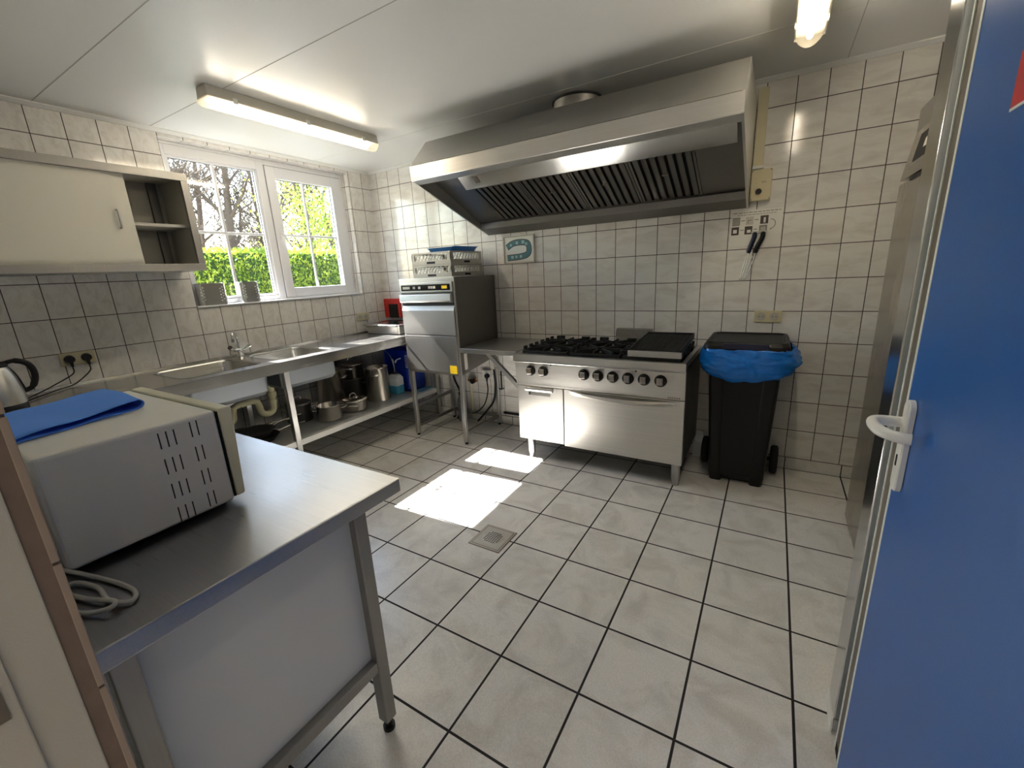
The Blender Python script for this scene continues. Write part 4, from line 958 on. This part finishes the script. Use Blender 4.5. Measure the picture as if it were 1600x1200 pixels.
b_ = MB(); b_.box(cx - .12, -.503, .915, cx + .12, -.485, .950); b_.build('lid_grip', 'blue_handle', ld, bevel=.004)
b_ = MB(); nL = 150; L_ = []; rd = random.Random(5)
for j in range(29):
    v = j / 28; lp = []
    for i in range(nL):
        a = 2 * pi * i / nL; ca, sa = math.cos(a), math.sin(a)
        e = 6.0; k = (abs(ca) ** e + abs(sa) ** e) ** (-1 / e)
        puff = .008 + .014 * math.sin(pi * min(1, v * 1.05)) + .008 * noise.noise((ca * 3, sa * 3, v * 4)) + .016 * abs(noise.noise((ca * 7, sa * 7, v * 5))) + .010 * abs(noise.noise((ca * 16 + 3, sa * 16, v * 9 + a)))
        dip = .715 + .014 * math.cos(2 * a + .3) + .02 * noise.noise((ca * 2.2, sa * 2.2, 5)) - .03 * max(0, -sa)
        zt = .915; z = zt + (dip + .05 - zt) * v
        rx = .226 + puff + .03 * max(0, ca) * math.sin(pi * min(1, v * 1.1)); ry = .216 + puff
        if v > .85: rx -= .02 * (v - .85) / .15; ry -= .02 * (v - .85) / .15
        lp.append((cx + rx * k * ca * 1.0, -.278 + ry * k * sa, z + .006 * noise.noise((ca * 6, sa * 6, v * 3))))
    L_.append(lp)
b_.loft(L_, cap0=False, cap1=False, smooth=True); b_.build('bin_liner', 'bag_blue', t, solid=-.0015, fixn=False)
for s_ in (-1, 1):
    b = MB(); xw = cx + s_ * .215; b.lathe([(.02, -.024), (.085, -.022), (.096, -.014), (.096, .014), (.085, .022), (.02, .024)], (xw, -.115, .097), 28, M=Matrix.Rotation(pi / 2, 4, 'Y')); b.build('wheel', 'black_rubber', t)
b_ = MB(); b_.cyl((cx - .21, -.115, .097), (cx + .21, -.115, .097), .012); b_.build('axle', 'black_plastic', t)
b_ = MB(); b_.box(3.195, -.055, 0, 3.262, -.010, .12); b_.prism([(-.055, .12), (-.01, .12), (-.01, .20), (-.03, .20)], 'x', 3.205, 3.262)
tag(b_.build('pipe_cover', 'white_board', loc=(3.23, -.03, 0), bevel=.002), 'low white boxed pipe cover on the floor behind the bin', 'box')

# ------------------------------------------------------------------ extractor hood
HX0, HX1 = 1.41, 3.432
t = thing('extractor_hood', 'large stainless steel extractor hood over the cooker', 'hood', (2.42, -.45, 1.75))
prof = [(-.002, 1.75), (-.92, 2.07), (-.92, 2.16), (-.73, 2.35), (-.002, 2.35)]
b_ = MB()
th = .012
# outer skin: sides, front, top, back
for x, s_ in ((HX0, 1), (HX1, -1)): b_.prism(prof, 'x', x, x + s_ * th)
b_.box(HX0 + th, -.92, 2.068, HX1 - th, -.912, 2.157); b_.prism([(-.92, 2.16), (-.912, 2.156), (-.724, 2.342), (-.73, 2.35)], 'x', HX0 + th, HX1 - th)
b_.box(HX0 + th, -.729, 2.342, HX1 - th, -.002, 2.35); b_.box(HX0 + th, -.010, 1.752, HX1 - th, -.002, 2.341)
b_.build('shell', 'steel_range', t, fixn=False)
b_ = MB(); b_.prism([(-.92, 2.07), (-.912, 2.085), (-.85, 2.072), (-.845, 2.052), (-.916, 2.066)], 'x', HX0 + .002, HX1 - .002); b_.build('front_rim', 'steel_x', t)
b_ = MB(); b_.prism([(-.80, 2.074), (-.698, 1.998), (-.688, 2.002), (-.71, 2.09), (-.79, 2.12)], 'x', HX0 + .30, HX1 - .035); gp = b_.build('grease_gutter', 'steel_mirror', t, bevel=.002)
b_ = MB(); b_.prism([(-.776, 2.055), (-.735, 2.0245), (-.7356, 2.0235), (-.7766, 2.054)], 'x', HX0 + .41, HX0 + .45); b_.build('badge', 'print_dark', gp)
b_ = MB(); b_.prism([(-.010, 1.752), (-.125, 1.795), (-.135, 1.84), (-.010, 1.84)], 'x', HX0 + th, HX1 - th); b_.build('rear_channel', 'steel_dark', t, bevel=.001)
fa = Vector((0, -.70, 2.10)); fb = Vector((0, -.13, 1.845)); fd = (fb - fa).normalized(); fn = Vector((0, fd.z, -fd.y)); fn = -fn if fn.z > 0 else fn
def slab(b, x0, x1, s0, s1, d0, d1, mi=0):
    L_ = (fb - fa).length; vs = []
    for x in (x0, x1):
        for (s_, d_) in ((s0, d0), (s1, d0), (s1, d1), (s0, d1)):
            p = fa + fd * (L_ * s_) + fn * d_; vs.append((x, p.y, p.z))
    b.add(vs, [(0, 1, 2, 3), (4, 7, 6, 5), (0, 4, 5, 1), (1, 5, 6, 2), (2, 6, 7, 3), (3, 7, 4, 0)], mi)
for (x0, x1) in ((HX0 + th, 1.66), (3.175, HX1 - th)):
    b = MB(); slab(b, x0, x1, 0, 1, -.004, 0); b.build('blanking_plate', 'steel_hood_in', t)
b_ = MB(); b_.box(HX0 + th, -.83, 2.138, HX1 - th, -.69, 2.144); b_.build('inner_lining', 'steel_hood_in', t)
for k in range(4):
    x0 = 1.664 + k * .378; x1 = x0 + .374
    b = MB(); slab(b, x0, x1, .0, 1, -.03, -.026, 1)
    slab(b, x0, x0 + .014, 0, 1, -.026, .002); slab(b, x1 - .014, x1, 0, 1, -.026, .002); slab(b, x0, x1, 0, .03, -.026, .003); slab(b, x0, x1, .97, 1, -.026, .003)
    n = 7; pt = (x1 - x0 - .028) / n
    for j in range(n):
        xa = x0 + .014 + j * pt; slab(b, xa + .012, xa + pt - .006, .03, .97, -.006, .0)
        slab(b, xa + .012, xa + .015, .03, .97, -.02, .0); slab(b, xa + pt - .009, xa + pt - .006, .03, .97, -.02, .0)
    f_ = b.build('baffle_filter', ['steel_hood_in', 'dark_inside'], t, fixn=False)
    b = MB(); L_ = (fb - fa).length; p = fa + fd * (L_ * .55) + fn * .006; b.beam((x0 + .17, p.y, p.z), (x0 + .21, p.y, p.z), .01, .01); b.build('filter_grip', 'steel_pan', f_)
t2 = thing('exhaust_duct', 'round steel duct collar between the hood top and the ceiling', 'duct', (2.43, -.42, 2.35))
b_ = MB(); b_.lathe([(.150, 2.350), (.150, ZC - .002)], (2.43, -.42, 0), 40); b_.build('pipe', 'steel_worn', t2)
b_ = MB(); b_.lathe([(.158, ZC - .012), (.158, ZC - .001)], (2.43, -.42, 0), 40); b_.build('collar', 'black_rubber', t2)

# ------------------------------------------------------------------ batten lights
def batten(x, y0, y1, label):
    t = thing('batten_light', label, 'light', (x, (y0 + y1) / 2, ZC), 'fluorescent batten lights')
    b = MB(); b.prism([(x - .057, ZC - .060), (x + .057, ZC - .060), (x + .048, ZC - .001), (x - .048, ZC - .001)], 'y', y0, y1); b.build('housing', 'rack_grey', t, bevel=.004)
    n = 14; poly = [(x - .060, ZC - .057), (x - .060, ZC - .066)] + [(x - .050 + .10 * i / n, ZC - .067 - .036 * math.sin(pi * i / n) ** .7) for i in range(n + 1)] + [(x + .060, ZC - .066), (x + .060, ZC - .057)]
    b = MB(); m_ = len(poly); vs = [(p[0], y0 - .004, p[1]) for p in poly] + [(p[0], y1 + .004, p[1]) for p in poly]
    b.add(vs, [(i, i + 1, m_ + i + 1, m_ + i) for i in range(m_ - 1)], 0, True); b.add(vs[:m_], [tuple(range(m_))]); b.add(vs[m_:], [tuple(range(m_))[::-1]])
    b.build('cover', 'diffuser', t, fixn=False)
    b = MB(); b.tube([(x, y0 + .06, ZC - .079), (x, y1 - .06, ZC - .079)], .013, n=14); b.build('tube', 'tube_light', t)
    for s_ in (-1, 1):
        for f_ in (.12, .5, .88):
            y = y0 + (y1 - y0) * f_; b = MB(); b.box(x + s_ * .056, y - .012, ZC - .068, x + s_ * .062, y + .012, ZC - .040); b.build('clip', 'white_plastic', t)
batten(.915, -1.925, -.755, 'lit batten light on the ceiling in front of the window')
batten(3.655, -1.85, -.615, 'lit batten light at the top edge near the blue door')

# ------------------------------------------------------------------ things on the back wall
t = thing('picture_frame', 'small framed teal drawing on the tiles below the hood', 'picture', (1.715, -.01, 1.6))
b_ = MB()
for (a, c) in (((1.562, -.016, 1.498), (1.575, -.001, 1.728)), ((1.857, -.016, 1.498), (1.870, -.001, 1.728)), ((1.575, -.016, 1.498), (1.857, -.001, 1.510)), ((1.575, -.016, 1.716), (1.857, -.001, 1.728))): b_.box(*a, *c)
b_.build('frame', 'rack_grey', t, bevel=.002)
b_ = MB(); b_.box(1.575, -.006, 1.510, 1.857, -.002, 1.716); pp = b_.build('picture', 'board_white', t)
b_ = MB()
def band(pts, hw, y, mi):
    pts = [Vector((p[0], y, p[1])) for p in pts]; L_ = []; R_ = []
    for i, p in enumerate(pts):
        d = (pts[min(i + 1, len(pts) - 1)] - pts[max(i - 1, 0)]).normalized(); nn = Vector((-d.z, 0, d.x)) * (hw[i] if isinstance(hw, list) else hw); L_.append(p + nn); R_.append(p - nn)
    m_ = len(pts); b_.add(L_ + R_, [(i, i + 1, m_ + i + 1, m_ + i) for i in range(m_ - 1)], mi)
C_ = [(p.x, p.z) for p in curve_pts([(1.60, 0, 1.635), (1.66, 0, 1.665), (1.74, 0, 1.672), (1.80, 0, 1.66), (1.817, 0, 1.62), (1.805, 0, 1.575), (1.74, 0, 1.555), (1.60, 0, 1.548)], 6)]
band(C_, .026, -.0064, 0); band(C_, .020, -.0068, 1)
for (x, z, r) in ((1.64, 1.652, .010), (1.70, 1.668, .011), (1.76, 1.672, .013), (1.79, 1.655, .010), (1.65, 1.553, .012), (1.69, 1.555, .010), (1.735, 1.556, .011)):
    b_.add([(x - r, -.0072, z - r), (x + r, -.0072, z - r), (x + r, -.0072, z + r), (x - r, -.0072, z + r)], [(0, 1, 2, 3)], 2)
b_.build('drawing', ['print_dark', 'teal_print', 'teal_light'], pp, fixn=False)

t = thing('hood_switch', 'cream control box with black dial on the wall beside the hood', 'switch', (3.47, -.02, 1.87))
b_ = MB(); b_.box(3.436, -.05, 1.786, 3.548, -.001, 1.965); b_.build('box', 'cream_plastic', t, bevel=.003)
b_ = MB(); b_.cyl((3.482, -.05, 1.838), (3.482, -.068, 1.838), .0175, .015); b_.build('dial', 'black_plastic', t)
b_ = MB()
for (x, z) in ((3.443, 1.794), (3.541, 1.794), (3.443, 1.957), (3.541, 1.957)): b_.cyl((x, -.0495, z), (x, -.0512, z), .004, n=10)
for (x0, x1, z) in ((3.490, 3.517, 1.893), (3.495, 3.522, 1.886), (3.513, 3.517, 1.842), (3.465, 3.468, 1.884)): b_.box(x0, -.0506, z, x1, -.0500, z + .0025)
b_.build('markings', 'print_mid', t)
t = thing('cable_duct', 'cream cable duct on the tiles above the control box', 'duct', (3.45, -.01, 1.98))
b_ = MB(); b_.box(3.437, -.028, 1.992, 3.492, -.001, 2.42); b_.build('cover', 'cream_plastic', t, bevel=.002)
b_ = MB(); b_.box(3.436, -.032, 1.974, 3.496, -.001, 1.991); b_.build('end_cap', 'white_plastic', t, bevel=.002)

t = thing('instruction_poster', 'white poster with six small photos linked by dashes, behind the tongs', 'poster', (3.48, -.002, 1.63))
b_ = MB(); b_.box(3.337, -.0022, 1.520, 3.626, -.0006, 1.738); ps = b_.build('sheet', 'paper_white', t)
b_ = MB(); rd = random.Random(2)
def q_(x0, x1, z0, z1, mi, y=-.0026): b_.add([(x0, y, z0), (x1, y, z0), (x1, y, z1), (x0, y, z1)], [(0, 1, 2, 3)], mi)
x = 3.346
while x < 3.615:
    w_ = rd.uniform(.008, .026); q_(x, min(x + w_, 3.618), 1.722, 1.7265, 1); x += w_ + .005
x = 3.372
while x < 3.585:
    w_ = rd.uniform(.008, .022); q_(x, min(x + w_, 3.59), 1.7085, 1.712, 1); x += w_ + .004
cols = (3.346, 3.423, 3.505); cells = []
for r_, z in ((0, 1.648), (1, 1.590)):
    for c_, x in enumerate(cols): 
        x = x - .003 * r_; q_(x, x + .044, z, z + .050, (1, 2, 0, 0, 0, 1)[r_ * 3 + c_]); cells.append((x, z))
        if c_ < 2: q_(x + .050, x + .072, z + .026, z + .031, 1)
for i, (x, z) in enumerate(cells):
    if i == 0:
        for k in range(6): q_(x + .003, x + .041, z + .006 + k * .007, z + .0085 + k * .007, 2, -.003)
    elif i == 1: q_(x + .010, x + .034, z + .026, z + .030, 1, -.003); q_(x + .012, x + .016, z + .008, z + .028, 1, -.003)
    elif i == 2: q_(x + .018, x + .030, z + .006, z + .038, 3, -.003)
    elif i == 3: q_(x + .010, x + .032, z + .012, z + .034, 3, -.003)
    elif i == 4: q_(x + .014, x + .036, z + .010, z + .028, 3, -.003)
    else: q_(x + .008, x + .036, z + .014, z + .040, 4, -.003)
b_.build('print', ['print_dark', 'print_mid', 'print_light', 'paper_white', 'cream_inside'], ps, fixn=False)
b_ = MB(); A_ = [(3.562 + .028 * math.sin(a), 1.644 + .029 * math.cos(a)) for a in [pi * k / 12 for k in range(13)]]; band(A_, .0022, -.0027, 0)
b_.add([(3.562, -.0027, 1.608), (3.570, -.0027, 1.620), (3.570, -.0027, 1.611)], [(0, 1, 2)]); b_.build('arrow', 'print_mid', ps, fixn=False)

for i, (x, lab, mt) in enumerate(((3.478, 'left pair of dark blue handled tongs hanging over the poster', 'blue_handle'), (3.524, 'right pair of black handled tongs hanging over the poster', 'black_plastic'))):
    t = thing('tongs', lab, 'tongs', (x, -.02, 1.59), 'kitchen tongs on the wall')
    lean = -.075 if i else -.055
    b = MB(); b.tube(curve_pts([(x + .004, -.02, 1.598), (x, -.028, 1.56), (x + lean * .35, -.026, 1.50), (x + lean * .42, -.024, 1.47)], 5), [.008] + [.0145] * 13 + [.012, .009], n=10); b.build('grip', mt, t)
    for s_ in (-1, 1):
        b = MB(); x1 = x + lean * .42; b.tube(curve_pts([(x1 + s_ * .003, -.022, 1.475), (x + lean * .7 + s_ * .006, -.022, 1.40), (x + lean + s_ * .004, -.020, 1.318), (x + lean + s_ * .006 - .004, -.03, 1.305)], 6), .0024, n=8); b.build('arm', 'steel_pan', t)
b_ = MB(); b_.cyl((3.505, -.001, 1.60), (3.505, -.035, 1.60), .004); b_.cyl((3.505, -.035, 1.60), (3.505, -.035, 1.612), .004); b_.box(3.46, -.006, 1.594, 3.55, -.001, 1.606)
tag(b_.build('wall_hook', 'steel_z', loc=(3.505, -.01, 1.6)), 'small steel hook rail that the two tongs hang from', 'hook')

# ------------------------------------------------------------------ upright fridge
GX = 4.07; GY0, GY1 = -1.30, -.57
t = thing('upright_refrigerator', 'tall stainless steel refrigerator against the right wall', 'refrigerator', (4.43, -.93, 0))
b_ = MB(); b_.box(GX + .03, GY0, .03, RW - .02, GY1, 2.03); b_.build('body', 'steel_worn', t, bevel=.004)
b_ = MB(); b_.box(GX, GY0 + .004, .02, GX + .03, GY1 - .004, 1.725); dd = b_.build('door', 'steel_fridge', t, bevel=.004)
b_ = MB(); b_.prism([(GX, 1.74), (GX + .045, 2.03), (GX + .06, 2.03), (GX + .06, 1.74)], 'y', GY0, GY1); cp = b_.build('control_panel', 'steel_fridge', t, bevel=.002)
b_ = MB(); b_.prism([(GX + .0073, 1.80), (GX + .0236, 1.905), (GX + .029, 1.905), (GX + .015, 1.80)], 'y', -1.02, -.70); dp = b_.build('display', 'dark_inside', cp)
b_ = MB(); b_.prism([(GX + .0122, 1.835), (GX + .0176, 1.87), (GX + .022, 1.87), (GX + .018, 1.835)], 'y', -.90, -.82); b_.build('digit_window', 'print_light', dp)
b_ = MB(); b_.box(GX - .004, -1.25, 1.716, GX + .02, -.78, 1.728); b_.build('handle_gap', 'dark_inside', dd)
b_ = MB(); b_.box(GX + .05, GY0 + .02, 0, RW - .05, GY1 - .02, .03); b_.build('plinth', 'black_plastic', t)

# ------------------------------------------------------------------ floor drain
t = thing('floor_drain', 'square steel floor drain with round perforated grate', 'drain', (2.395, -1.62, 0))
dx0, dx1, dy0, dy1 = 2.30, 2.49, -1.720, -1.530; cx, cy = 2.395, -1.625
b_ = MB(); vs, fs = plate([(dx0, dy0), (dx1, dy0), (dx1, dy1), (dx0, dy1)], [[(cx + .062 * math.cos(a), cy + .062 * math.sin(a)) for a in [2 * pi * k / 40 for k in range(40)]]], .0032); b_.add(vs, fs); b_.box(dx0, dy0, 0, dx1, dy0 + .004, .0034); b_.box(dx0, dy1 - .004, 0, dx1, dy1, .0034); b_.box(dx0, dy0, 0, dx0 + .004, dy1, .0034); b_.box(dx1 - .004, dy0, 0, dx1, dy1, .0034)
b_.build('frame', 'drain_steel', t, fixn=False)
b_ = MB()
for (a, c) in (((dx0 + .008, dy0 + .008, .0030), (dx1 - .008, dy0 + .011, .0038)), ((dx0 + .008, dy1 - .011, .003), (dx1 - .008, dy1 - .008, .0038)), ((dx0 + .008, dy0 + .008, .003), (dx0 + .011, dy1 - .008, .0038)), ((dx1 - .011, dy0 + .008, .003), (dx1 - .008, dy1 - .008, .0038)),
               ((dx0 - .005, dy0 - .005, 0), (dx1 + .005, dy0, .0012)), ((dx0 - .005, dy1, 0), (dx1 + .005, dy1 + .005, .0012)), ((dx0 - .005, dy0, 0), (dx0, dy1, .0012)), ((dx1, dy0, 0), (dx1 + .005, dy1, .0012))): b_.box(*a, *c)
b_.build('seam', 'tile_edge', t)
b_ = MB(); b_.capl = False; b_.lathe([(.0, .0045), (.055, .0045), (.061, .0033)], (cx, cy, 0), 40); gr = b_.build('grate', 'drain_steel', t)
b_ = MB()
for i in range(-3, 4):
    for j in range(-3, 4):
        if i * i + j * j <= 13: b_.box(cx + i * .0135 - .0036, cy + j * .0135 - .0036, .0044, cx + i * .0135 + .0036, cy + j * .0135 + .0036, .0049)
b_.build('holes', 'dark_inside', gr)

for o in bpy.data.objects:
    if '_o' in o: del o['_o']
